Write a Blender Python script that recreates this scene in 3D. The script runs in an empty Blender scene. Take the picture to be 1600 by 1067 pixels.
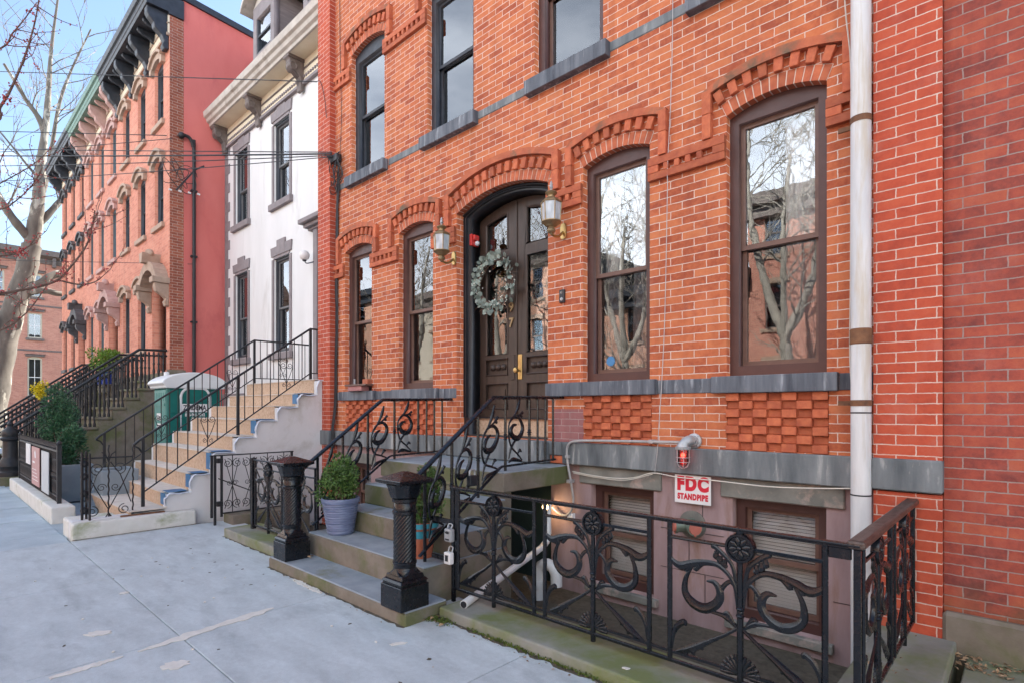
import bpy, bmesh, math, random
from mathutils import Vector, Matrix
R = math.radians
S = bpy.context.scene
C = S.collection
random.seed(7)

# ------------------------------------------------------------------ camera
cam = bpy.data.cameras.new('camera'); camo = bpy.data.objects.new('camera', cam); C.objects.link(camo)
camo.location = (0, -4.46, 1.5); camo.rotation_euler = (R(90), 0, R(42.97))
cam.sensor_width = 36; cam.lens = 36 * 869 / 1600; cam.shift_y = 105 / 1600
cam.clip_start = .05; cam.clip_end = 600
S.camera = camo
# ------------------------------------------------------------------ sky, sun, exposure
SUN_EL, SUN_AZ = R(40), R(-8)          # azimuth from +Y (behind the near row of houses), positive towards +X
W = bpy.data.worlds.new('World'); S.world = W; W.use_nodes = True
nt = W.node_tree; nd = nt.nodes; lk = nt.links; nd.clear()
out = nd.new('ShaderNodeOutputWorld'); bg = nd.new('ShaderNodeBackground')
sky = nd.new('ShaderNodeTexSky'); sky.sky_type = 'NISHITA'; sky.sun_disc = False
sky.sun_elevation = SUN_EL; sky.sun_rotation = SUN_AZ; sky.air_density = 1.0; sky.dust_density = .6; sky.ozone_density = 1.2
tc = nd.new('ShaderNodeTexCoord'); mp = nd.new('ShaderNodeMapping'); mp.inputs['Scale'].default_value = (1, 1, 2.6)
lk.new(tc.outputs['Generated'], mp.inputs['Vector'])
nz = nd.new('ShaderNodeTexNoise'); nz.inputs['Scale'].default_value = 1.9; nz.inputs['Detail'].default_value = 7; nz.inputs['Roughness'].default_value = .55
lk.new(mp.outputs[0], nz.inputs['Vector'])
sp = nd.new('ShaderNodeSeparateXYZ'); lk.new(tc.outputs['Generated'], sp.inputs[0])
# more cloud towards the horizon; unseen cloud over -Y added to light the front
m1 = nd.new('ShaderNodeMath'); m1.operation = 'MULTIPLY_ADD'; lk.new(sp.outputs['Z'], m1.inputs[0]); m1.inputs[1].default_value = -.36; lk.new(nz.outputs['Fac'], m1.inputs[2])
m2 = nd.new('ShaderNodeMath'); m2.operation = 'MULTIPLY_ADD'; lk.new(sp.outputs['Y'], m2.inputs[0]); m2.inputs[1].default_value = -.50; lk.new(m1.outputs[0], m2.inputs[2])
cr = nd.new('ShaderNodeValToRGB'); cr.color_ramp.elements[0].position = .38; cr.color_ramp.elements[1].position = .80
lk.new(m2.outputs[0], cr.inputs[0])
mx = nd.new('ShaderNodeMix'); mx.data_type = 'RGBA'; lk.new(cr.outputs['Color'], mx.inputs['Factor'])
lk.new(sky.outputs[0], mx.inputs['A']); mx.inputs['B'].default_value = (11.4, 12.1, 13.1, 1)
lk.new(mx.outputs['Result'], bg.inputs['Color']); bg.inputs['Strength'].default_value = .085
lk.new(bg.outputs[0], out.inputs['Surface'])
sl = bpy.data.lights.new('sun', 'SUN'); sl.energy = 4.2; sl.angle = R(.5); sl.color = (1, .95, .87)
so = bpy.data.objects.new('sun', sl); C.objects.link(so)
sd = Vector((math.sin(SUN_AZ) * math.cos(SUN_EL), math.cos(SUN_AZ) * math.cos(SUN_EL), math.sin(SUN_EL)))
so.rotation_euler = (-sd).to_track_quat('-Z', 'Y').to_euler(); so.location = (0, 20, 30)
S.view_settings.view_transform = 'Standard'; S.view_settings.look = 'None'; S.view_settings.gamma = 1
S.view_settings.exposure = 2.0
S.cycles.max_bounces = 8; S.cycles.diffuse_bounces = 4; S.cycles.transparent_max_bounces = 12

# ------------------------------------------------------------------ materials
def newmat(n):
    m = bpy.data.materials.new(n); m.use_nodes = True
    t = m.node_tree; b = t.nodes['Principled BSDF']
    return m, t, t.nodes, t.links, b
def N(t, typ, **kw):
    n = t.nodes.new(typ)
    for k, v in kw.items(): setattr(n, k, v)
    return n
def math_(t, op, a, b=None, c=None):
    n = t.nodes.new('ShaderNodeMath'); n.operation = op
    for i, x in enumerate((a, b, c)):
        if x is None: continue
        if isinstance(x, (int, float)): n.inputs[i].default_value = x
        else: t.links.new(x, n.inputs[i])
    return n.outputs[0]
def mixc(t, f, a, b, bt='MIX'):
    n = t.nodes.new('ShaderNodeMix'); n.data_type = 'RGBA'; n.blend_type = bt
    for k, x in (('Factor', f), ('A', a), ('B', b)):
        if isinstance(x, (int, float)): n.inputs[k].default_value = x
        elif isinstance(x, tuple): n.inputs[k].default_value = (*x, 1)
        else: t.links.new(x, n.inputs[k])
    return n.outputs['Result']
def ramp(t, f, stops):
    n = t.nodes.new('ShaderNodeValToRGB'); e = n.color_ramp.elements
    while len(e) < len(stops): e.new(.5)
    for i, (p, c) in enumerate(stops):
        e[i].position = p; e[i].color = (*c, 1) if isinstance(c, tuple) else (c, c, c, 1)
    t.links.new(f, n.inputs[0]); return n.outputs['Color']
def pos(t, sc=(1, 1, 1)):
    g = t.nodes.new('ShaderNodeNewGeometry'); m = t.nodes.new('ShaderNodeMapping'); m.inputs['Scale'].default_value = sc
    t.links.new(g.outputs['Position'], m.inputs['Vector']); return m.outputs[0]
def noise(t, v, s, d=4, r=.55, dist=0):
    n = t.nodes.new('ShaderNodeTexNoise'); n.inputs['Scale'].default_value = s; n.inputs['Detail'].default_value = d
    n.inputs['Roughness'].default_value = r; n.inputs['Distortion'].default_value = dist
    t.links.new(v, n.inputs['Vector']); return n.outputs['Fac']
def bump(t, b, h, st, di=.01):
    n = t.nodes.new('ShaderNodeBump'); n.inputs['Strength'].default_value = st; n.inputs['Distance'].default_value = di
    t.links.new(h, n.inputs['Height']); t.links.new(n.outputs[0], b.inputs['Normal'])

def surf(name, c1, c2, rough=.6, scale=6, bs=.25, bsc=60, metal=0, tint=0, stretch=(1, 1, 1), c3=None, c3s=1.5, c3lo=.52, c3hi=.7, spec=.5, bd=.004, tr=0, grain=0):
    """two-tone noisy surface, optional third stain colour with its own shape, optional per-piece tint"""
    m, t, n, l, b = newmat(name)
    p = pos(t, stretch)
    f = noise(t, p, scale, 6, .6)
    col = ramp(t, f, [(.3, c1), (.7, c2)])
    if c3:
        g = noise(t, p, c3s, 6, .65, .3)
        col = mixc(t, ramp(t, g, [(c3lo, 0.), (c3hi, 1.)]), col, c3)
    if grain:
        gr = noise(t, pos(t), 170, 3, .75); g2 = noise(t, pos(t), 28, 5, .75)
        gv = math_(t, 'ADD', math_(t, 'MULTIPLY_ADD', gr, grain, 1 - grain / 2), math_(t, 'MULTIPLY_ADD', g2, grain * .8, -grain * .4))
        hg = N(t, 'ShaderNodeHueSaturation'); l.new(gv, hg.inputs['Value']); l.new(col, hg.inputs['Color']); col = hg.outputs[0]
    if tint:
        a = N(t, 'ShaderNodeAttribute', attribute_name='tint')
        k = math_(t, 'MULTIPLY_ADD', a.outputs['Fac'], tint, 1 - tint / 2)
        hv = N(t, 'ShaderNodeHueSaturation'); l.new(k, hv.inputs['Value']); l.new(col, hv.inputs['Color']); col = hv.outputs[0]
    l.new(col, b.inputs['Base Color'])
    rr = noise(t, pos(t), scale * 2.3, 3)
    l.new(math_(t, 'MULTIPLY_ADD', rr, .3, max(rough - .15, 0.02)), b.inputs['Roughness'])
    b.inputs['Metallic'].default_value = metal; b.inputs['Specular IOR Level'].default_value = spec
    if tr:
        b.inputs['Subsurface Weight'].default_value = tr
    if bs: bump(t, b, noise(t, pos(t), bsc, 4, .6), bs, bd)
    return m

def brickm(name, lo, mid, hi, mortar, w=.213, h=.0667, ms=.0038, ox=0, oz=0, moss=None, bs=.5, off=.5, fr=2, sq=1, sqf=2, stain=.35, var=.55):
    m, t, n, l, b = newmat(name)
    g = N(t, 'ShaderNodeNewGeometry'); s = N(t, 'ShaderNodeSeparateXYZ'); l.new(g.outputs['Position'], s.inputs[0])
    sn = N(t, 'ShaderNodeSeparateXYZ'); l.new(g.outputs['True Normal'], sn.inputs[0])
    side = math_(t, 'GREATER_THAN', math_(t, 'ABSOLUTE', sn.outputs['X']), .6)
    u = math_(t, 'ADD', math_(t, 'MULTIPLY', s.outputs['X'], math_(t, 'SUBTRACT', 1, side)), math_(t, 'MULTIPLY', s.outputs['Y'], side))
    wob = N(t, 'ShaderNodeTexNoise'); wob.inputs['Scale'].default_value = 16; wob.inputs['Detail'].default_value = 5; wob.inputs['Roughness'].default_value = .7
    l.new(g.outputs['Position'], wob.inputs['Vector'])
    sw = N(t, 'ShaderNodeSeparateColor'); l.new(wob.outputs['Color'], sw.inputs[0])
    u = math_(t, 'ADD', math_(t, 'ADD', u, 60 + ox), math_(t, 'MULTIPLY_ADD', sw.outputs[0], .014, -.007))
    v = math_(t, 'ADD', math_(t, 'ADD', s.outputs['Z'], 10 * h + oz), math_(t, 'MULTIPLY_ADD', sw.outputs[1], .013, -.0065))
    cb = N(t, 'ShaderNodeCombineXYZ'); l.new(u, cb.inputs[0]); l.new(v, cb.inputs[1])
    br = N(t, 'ShaderNodeTexBrick'); br.offset = off; br.offset_frequency = fr; br.squash = sq; br.squash_frequency = sqf
    br.inputs['Color1'].default_value = (0, 0, 0, 1); br.inputs['Color2'].default_value = (1, 1, 1, 1); br.inputs['Mortar'].default_value = (.5, .5, .5, 1)
    br.inputs['Scale'].default_value = 1; br.inputs['Mortar Size'].default_value = ms; br.inputs['Mortar Smooth'].default_value = .25
    br.inputs['Brick Width'].default_value = w; br.inputs['Row Height'].default_value = h; br.inputs['Bias'].default_value = 0
    l.new(cb.outputs[0], br.inputs['Vector'])
    fine = noise(t, g.outputs['Position'], 45, 5, .7)
    mid_n = noise(t, g.outputs['Position'], 13, 4, .65)
    tt = math_(t, 'ADD', math_(t, 'MULTIPLY_ADD', br.outputs['Color'], var, .5 - var * .62), math_(t, 'ADD', math_(t, 'MULTIPLY_ADD', fine, .45, -.225), math_(t, 'MULTIPLY_ADD', mid_n, 1.0, -.50)))
    col = ramp(t, tt, [(.08, lo), (.45, mid), (.95, hi)])
    big = noise(t, g.outputs['Position'], .9, 5, .65)
    col = mixc(t, math_(t, 'MULTIPLY', ramp(t, big, [(.45, 0.), (.75, 1.)]), stain), col, tuple(x * .62 for x in lo))
    run = noise(t, pos(t, (5.5, 5.5, .28)), 1.0, 5, .6)          # rain streaks
    col = mixc(t, math_(t, 'MULTIPLY', ramp(t, run, [(.54, 0.), (.74, 1.)]), stain * .9), col, tuple(x * .5 for x in lo))
    # lime bloom on some bricks
    lime = noise(t, g.outputs['Position'], 3.3, 6, .7)
    col = mixc(t, math_(t, 'MULTIPLY', ramp(t, lime, [(.54, 0.), (.78, 1.)]), .28), col, tuple(min(1, x * .6 + .17) for x in mid))
    pit = noise(t, g.outputs['Position'], 130, 2, .6)
    col = mixc(t, math_(t, 'MULTIPLY', ramp(t, pit, [(.66, 0.), (.74, 1.)]), .45), col, tuple(x * .45 for x in lo))
    mo = mixc(t, noise(t, g.outputs['Position'], 20, 4), tuple(x * .7 for x in mortar), mortar)
    smear = math_(t, 'MULTIPLY', ramp(t, noise(t, g.outputs['Position'], 6, 5, .7), [(.35, .55), (.62, 1.)]), br.outputs['Fac'])
    col = mixc(t, smear, col, mo)
    if moss:
        zz = ramp(t, math_(t, 'ADD', s.outputs['Z'], math_(t, 'MULTIPLY_ADD', noise(t, g.outputs['Position'], 5, 5), .5, -.25)), [(.12, 1.), (.42, 0.)])
        col = mixc(t, math_(t, 'MULTIPLY', zz, .6), col, moss)
    l.new(col, b.inputs['Base Color']); b.inputs['Roughness'].default_value = .82; b.inputs['Specular IOR Level'].default_value = .3
    hh = math_(t, 'ADD', math_(t, 'MULTIPLY', math_(t, 'SUBTRACT', 1, br.outputs['Fac']), 1), math_(t, 'MULTIPLY', fine, .35))
    bump(t, b, hh, bs, .006)
    return m

M = {}
MORT = (.82, .72, .63)
M['brick'] = brickm('orange_brick', (.34, .078, .038), (.54, .155, .064), (.62, .225, .095), MORT, oz=.004)
M['pier_brick'] = brickm('red_pressed_brick', (.36, .060, .034), (.49, .088, .044), (.56, .125, .060), (.76, .63, .54), ox=.067, bs=.45, stain=.25, var=.35)
M['side_brick'] = brickm('dark_red_brick', (.20, .052, .045), (.39, .085, .055), (.50, .135, .066), (.40, .33, .30), w=.208, h=.0667, ms=.0040, var=.45, moss=(.10, .10, .045), bs=.8, stain=.5)
M['row_brick'] = brickm('coral_brick', (.50, .18, .12), (.60, .24, .16), (.68, .31, .21), (.66, .45, .36), w=.21, h=.0667, ms=.003, bs=.3, stain=.25)
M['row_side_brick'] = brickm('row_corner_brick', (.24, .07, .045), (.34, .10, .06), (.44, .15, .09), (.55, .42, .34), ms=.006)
M['end_brick'] = brickm('pale_coral_brick', (.46, .19, .14), (.55, .25, .18), (.62, .31, .23), (.60, .42, .34), w=.25, h=.08, ms=.006, bs=.2)
M['plain_brick'] = surf('moulded_brick', (.36, .080, .038), (.53, .150, .062), .8, 14, .4, 90, tint=.45)
M['soot_brick'] = surf('weathered_hood_brick', (.36, .092, .045), (.50, .145, .065), .85, 8, .4, 90, tint=.2, c3=(.12, .10, .065), c3s=5, c3lo=.5, c3hi=.7)
M['mortar'] = surf('mortar_bed', (.60, .49, .41), (.70, .58, .49), .9, 20)
M['mauve_brick'] = surf('mauve_painted_brick', (.30, .13, .13), (.36, .17, .165), .8, 14, .4, 90, tint=.3)
M['bluestone'] = surf('streaked_bluestone', (.075, .08, .088), (.24, .245, .25), .75, 3.2, .35, 50, stretch=(2.6, 2.6, .35), c3=(.42, .42, .41), c3s=4, c3lo=.55, c3hi=.8)
M['slate_sill'] = surf('dark_slate_sill', (.045, .053, .07), (.17, .188, .215), .7, 3.6, .45, 50, stretch=(2.8, 2.8, .3), c3=(.42, .45, .48), c3s=6, c3lo=.56, c3hi=.74)
M['table_stone'] = surf('weathered_table_stone', (.085, .098, .107), (.24, .262, .27), .8, 3.0, .5, 45, stretch=(2.2, 2.2, .4), c3=(.46, .46, .44), c3s=6, c3lo=.57, c3hi=.76)
M['lintel_stone'] = surf('stained_lintel_stone', (.14, .14, .125), (.27, .265, .235), .85, 4, .4, 40, c3=(.44, .34, .29), c3s=3.3, c3lo=.55, c3hi=.66)
M['mauve'] = surf('mauve_painted_stone', (.27, .18, .18), (.40, .285, .285), .75, 3, .35, 40, stretch=(2.2, 2.2, .5), c3=(.24, .135, .09), c3s=2.0, c3lo=.54, c3hi=.72)
M['brownstone'] = surf('mossy_brownstone', (.15, .125, .095), (.24, .205, .165), .85, 5, .4, 60, c3=(.115, .125, .05), c3s=1.7, c3lo=.46, c3hi=.62)
M['tread'] = surf('worn_bluestone_tread', (.21, .245, .275), (.33, .375, .41), .75, 4, .3, 70, c3=(.17, .185, .13), c3s=2.4, c3lo=.55, c3hi=.7)
M['mossy_coping'] = surf('mossy_coping_stone', (.20, .20, .17), (.30, .30, .26), .85, 4, .5, 40, c3=(.16, .185, .07), c3s=1.6, c3lo=.42, c3hi=.6)
M['sidewalk'] = surf('concrete_slab', (.42, .468, .48), (.545, .605, .62), .85, 2.6, .5, 220, tint=.14, c3=(.33, .37, .385), c3s=1.7, c3lo=.52, c3hi=.78, stretch=(1, 2.2, 1), bd=.002, grain=.5)
M['flag'] = surf('bluestone_flag', (.33, .40, .44), (.45, .525, .56), .8, 2.5, .3, 80, tint=.22, grain=.4)
M['patch'] = surf('pale_mortar_patch', (.60, .58, .52), (.74, .72, .66), .9, 12, .3, 60)
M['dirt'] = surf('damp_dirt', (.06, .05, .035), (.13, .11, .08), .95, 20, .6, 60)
M['asphalt'] = surf('asphalt', (.045, .045, .047), (.075, .075, .077), .9, 30, .4, 200)
M['moss'] = surf('moss', (.06, .09, .012), (.12, .16, .03), .95, 40, .5, 100)
M['white_paint'] = surf('white_paint', (.66, .66, .65), (.745, .745, .74), .6, 1.2, .25, 25, stretch=(1.5, 1.5, .35), c3=(.53, .52, .49), c3s=1.6, c3lo=.57, c3hi=.8)
M['white_kerb'] = surf('whitewashed_kerb', (.60, .595, .54), (.74, .735, .69), .85, 4, .4, 50, c3=(.24, .27, .12), c3s=2.0, c3lo=.55, c3hi=.75)
M['stoop_white'] = surf('whitewashed_stucco', (.64, .635, .63), (.75, .745, .74), .8, 2, .3, 30, c3=(.45, .43, .37), c3s=1.3)
M['cream'] = surf('cream_paint', (.72, .63, .47), (.80, .72, .56), .7, 3, .15, 40)
M['mauve_grey'] = surf('mauve_grey_trim', (.20, .175, .18), (.26, .23, .235), .7, 5, .15, 40)
M['brown_trim'] = surf('brown_grey_trim', (.12, .095, .085), (.19, .155, .14), .6, 8, .25, 60)
M['gutter'] = surf('weathered_cornice_paint', (.40, .36, .31), (.56, .51, .45), .7, 4, .3, 50, c3=(.20, .15, .11), c3s=3, c3lo=.58, c3hi=.8)
M['stucco_pink'] = surf('pink_red_stucco', (.60, .145, .125), (.68, .19, .165), .85, 1.3, .4, 60, c3=(.52, .115, .11), c3s=1.1, stretch=(1, 1, .45))
M['tan_stone'] = surf('tan_sandstone', (.36, .25, .185), (.48, .355, .27), .85, 6, .3, 50)
M['pink_stone'] = surf('pinkish_sandstone', (.42, .26, .23), (.54, .36, .32), .85, 6, .3, 50)
M['dark_stone'] = surf('black_painted_stone', (.05, .052, .055), (.10, .10, .105), .7, 6, .3, 50)
M['navy'] = surf('blue_black_paint', (.016, .02, .028), (.035, .042, .055), .5, 6, .15, 50)
M['green_paint'] = surf('verdigris_green_paint', (.10, .19, .155), (.16, .27, .22), .6, 6, .2, 50)
M['frame_brown'] = surf('maroon_brown_paint', (.062, .026, .022), (.085, .036, .030), .45, 7, .12, 80)
M['sash_brown'] = surf('brown_sash', (.12, .062, .047), (.17, .095, .07), .5, 9, .12, 80)
M['grey_sash'] = surf('grey_sash', (.10, .105, .11), (.16, .165, .17), .5, 9, .1, 80)
M['door'] = surf('dark_stained_door', (.030, .019, .014), (.062, .038, .028), .42, 5, .3, 60, stretch=(4, 4, .6), c3=(.085, .075, .07), c3s=6, c3lo=.68, c3hi=.8)
M['jamb'] = surf('black_jamb_paint', (.010, .012, .016), (.024, .027, .033), .4, 6, .15, 70)
M['iron'] = surf('black_gloss_iron', (.003, .0045, .007), (.008, .010, .014), .25, 14, .14, 38, spec=.5)
M['iron_dull'] = surf('dull_black_iron', (.009, .010, .012), (.022, .023, .026), .5, 10, .3, 60)
M['worn_rail'] = surf('worn_wood_handrail', (.035, .022, .018), (.11, .075, .06), .4, 7, .3, 60, stretch=(8, .7, 8))
M['galv'] = surf('painted_downpipe', (.52, .53, .54), (.72, .72, .71), .5, 5, .3, 60, stretch=(3, 3, .3), c3=(.50, .42, .30), c3s=3.0, c3lo=.52, c3hi=.72)
M['rust'] = surf('rusty_steel', (.10, .045, .025), (.24, .11, .05), .8, 14, .4, 60)
M['conduit'] = surf('grey_conduit', (.36, .35, .35), (.50, .49, .48), .45, 6, .1, 40, metal=.2)
M['pvc'] = surf('white_pvc', (.66, .66, .64), (.76, .76, .74), .35, 4, .05, 40)
M['wire_white'] = surf('white_cable', (.58, .54, .46), (.68, .64, .56), .5, 6, 0)
M['wire'] = surf('black_cable', (.012, .013, .016), (.025, .026, .03), .5, 6, 0)
M['brass'] = surf('polished_brass', (.42, .29, .12), (.60, .43, .19), .36, 9, .1, 60, metal=1)
M['old_brass'] = surf('tarnished_brass', (.26, .19, .11), (.42, .30, .16), .45, 16, .3, 60, metal=.7)
M['steel'] = surf('grey_cast_metal', (.36, .37, .38), (.5, .51, .52), .45, 10, .3, 60, metal=.4)
M['red_plastic'] = surf('red_plastic', (.50, .025, .022), (.58, .04, .035), .4, 6, 0)
M['sign_white'] = surf('white_sign_board', (.76, .75, .74), (.82, .81, .80), .4, 4, 0)
M['sign_red'] = surf('red_lettering', (.62, .015, .035), (.66, .02, .045), .45, 4, 0)
M['sign_pink'] = surf('pink_sign_board', (.46, .23, .22), (.52, .28, .26), .45, 4, 0)
M['black_ink'] = surf('black_lettering', (.008, .008, .01), (.012, .012, .014), .5, 4, 0)
M['teal'] = surf('teal_plastic', (.003, .125, .108), (.01, .17, .145), .38, 3, .1, 30, spec=.3)
M['teal_pale'] = surf('faded_teal_plastic', (.03, .19, .165), (.06, .24, .21), .42, 3, .1, 30)
M['potty_white'] = surf('translucent_white_roof', (.66, .68, .68), (.76, .78, .78), .4, 3, .1, 30)
M['osb'] = surf('oriented_strand_board', (.43, .285, .185), (.63, .475, .345), .85, 46, .4, 70, stretch=(1, .6, .7), c3=(.34, .21, .125), c3s=30, c3lo=.55, c3hi=.7)
M['dust_tread'] = surf('dusty_plywood_tread', (.55, .49, .42), (.68, .63, .56), .9, 5, .3, 60)
M['tape'] = surf('blue_tape', (.035, .13, .28), (.06, .19, .36), .6, 6, .1, 40)
M['sheet'] = surf('pale_protective_sheet', (.50, .54, .62), (.64, .67, .72), .5, 6, .3, 20)
M['planter'] = surf('blue_grey_planter', (.19, .235, .27), (.25, .30, .335), .6, 4, .15, 50)
M['pot_blue'] = surf('glazed_blue_pot', (.085, .115, .21), (.20, .245, .37), .4, 9, .35, 40, stretch=(.6, .6, 5))
M['pot_band'] = surf('turquoise_pot_band', (.03, .27, .36), (.05, .34, .43), .5, 6, .1, 40)
M['terracotta'] = surf('terracotta', (.36, .10, .05), (.45, .15, .08), .75, 8, .2, 50)
M['cobalt'] = surf('cobalt_pot', (.01, .03, .20), (.02, .05, .30), .3, 8, 0)
M['leaf_box'] = surf('boxwood_leaf', (.05, .11, .022), (.12, .215, .05), .5, 9, 0, tint=1.0, tr=.0)
M['leaf_yew'] = surf('dark_evergreen_leaf', (.022, .085, .04), (.055, .155, .065), .55, 7, 0, tint=1.0)
M['leaf_lime'] = surf('fresh_green_leaf', (.10, .20, .02), (.18, .30, .04), .5, 9, 0, tint=.8)
M['leaf_yellow'] = surf('yellow_blossom', (.62, .50, .01), (.78, .66, .03), .6, 9, 0, tint=.5)
M['leaf_euc'] = surf('eucalyptus_leaf', (.14, .19, .155), (.30, .36, .32), .6, 12, 0, tint=.8)
M['berry'] = surf('pale_berry', (.6, .58, .5), (.75, .72, .65), .5, 6, 0)
M['dry_leaf'] = surf('dry_leaf', (.16, .085, .04), (.42, .30, .18), .85, 20, 0, tint=1.0)
M['twig'] = surf('brown_twig', (.10, .06, .045), (.20, .13, .10), .85, 20, .2, 80)
M['bud'] = surf('red_bud', (.35, .05, .05), (.52, .12, .11), .7, 20, 0, tint=.7)
M['bark'] = surf('mottled_plane_bark', (.11, .095, .08), (.21, .185, .155), .9, 3, .5, 25, stretch=(1, 1, .5), c3=(.42, .39, .33), c3s=2.2, c3lo=.56, c3hi=.62)
M['bark_pale'] = surf('pale_plane_bark', (.28, .255, .215), (.46, .43, .37), .9, 3, .3, 25)
M['bark_grey'] = surf('grey_bark', (.20, .165, .14), (.32, .28, .24), .9, 6, .3, 40)
M['curtain'] = surf('white_curtain', (.62, .62, .62), (.74, .74, .75), .9, 6, 0, 120, stretch=(6, 6, .4))
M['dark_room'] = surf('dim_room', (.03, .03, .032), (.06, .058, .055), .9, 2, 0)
M['blind'] = surf('blind_slat', (.80, .80, .78), (.86, .86, .84), .6, 3, 0)
M['roof'] = surf('roofing', (.08, .08, .085), (.14, .14, .145), .9, 5, .3, 30)
M['shingle'] = surf('brown_grey_shingle', (.17, .145, .14), (.25, .215, .21), .8, 3, .3, 30, stretch=(1, 1, 9))
M['opp_a'] = brickm('opposite_orange_brick', (.46, .24, .16), (.54, .30, .21), (.62, .38, .27), (.6, .5, .42), w=.22, h=.075, bs=.2)
M['opp_b'] = surf('opposite_cream_render', (.62, .55, .44), (.68, .61, .5), .85, 2, 0)
M['teal_door'] = surf('dark_teal_door', (.012, .03, .035), (.025, .048, .052), .55, 4, .15, 40)
M['ac'] = surf('grey_grille', (.25, .26, .26), (.33, .34, .34), .6, 6, 0)

def glassm(name, f0, f1, tint, wav=.05, rough=.0):
    m, t, n, l, b = newmat(name); n.remove(b)
    o = n['Material Output']
    tr = N(t, 'ShaderNodeBsdfTransparent'); tr.inputs[0].default_value = (*tint, 1)
    gl = N(t, 'ShaderNodeBsdfGlossy'); gl.inputs['Roughness'].default_value = rough; gl.inputs['Color'].default_value = (.95, .97, 1, 1)
    lw = N(t, 'ShaderNodeFresnel'); lw.inputs['IOR'].default_value = 1.5
    f = math_(t, 'MINIMUM', math_(t, 'MULTIPLY_ADD', lw.outputs[0], f1, f0), 1)
    bp = N(t, 'ShaderNodeBump'); bp.inputs['Strength'].default_value = wav; bp.inputs['Distance'].default_value = .006
    l.new(noise(t, pos(t, (1, 1, .7)), 5.5, 2), bp.inputs['Height']); l.new(bp.outputs[0], gl.inputs['Normal'])
    mxs = N(t, 'ShaderNodeMixShader'); l.new(f, mxs.inputs[0]); l.new(tr.outputs[0], mxs.inputs[1]); l.new(gl.outputs[0], mxs.inputs[2])
    l.new(mxs.outputs[0], o.inputs['Surface'])
    return m
M['glass'] = glassm('window_glass', .085, 1.5, (.92, .94, .94))
M['glass_dim'] = glassm('screened_glass', .02, .8, (.95, .95, .95))
M['screen_glass'] = glassm('insect_screened_glass', .07, 1.0, (.66, .66, .66))
M['lamp_glass'] = surf('bevelled_lantern_glass', (.36, .42, .46), (.66, .72, .76), .2, 22, 0, stretch=(1, 1, .3), spec=.9)
def glow(name, col, st):
    m, t, n, l, b = newmat(name); b.inputs['Emission Color'].default_value = (*col, 1); b.inputs['Emission Strength'].default_value = st
    b.inputs['Base Color'].default_value = (*col, 1); return m
M['red_glow'] = glow('lit_red_bulb', (1, .10, .06), 3.0)
M['white_glow'] = glow('lit_filament', (1, .7, .5), 14)
M['warm_glow'] = glow('lit_warm_lamp', (1, .66, .3), 4)
def redglass():
    m = glassm('red_lamp_glass', .10, 1.2, (1, .33, .27)); return m
M['red_glass'] = redglass()

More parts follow.
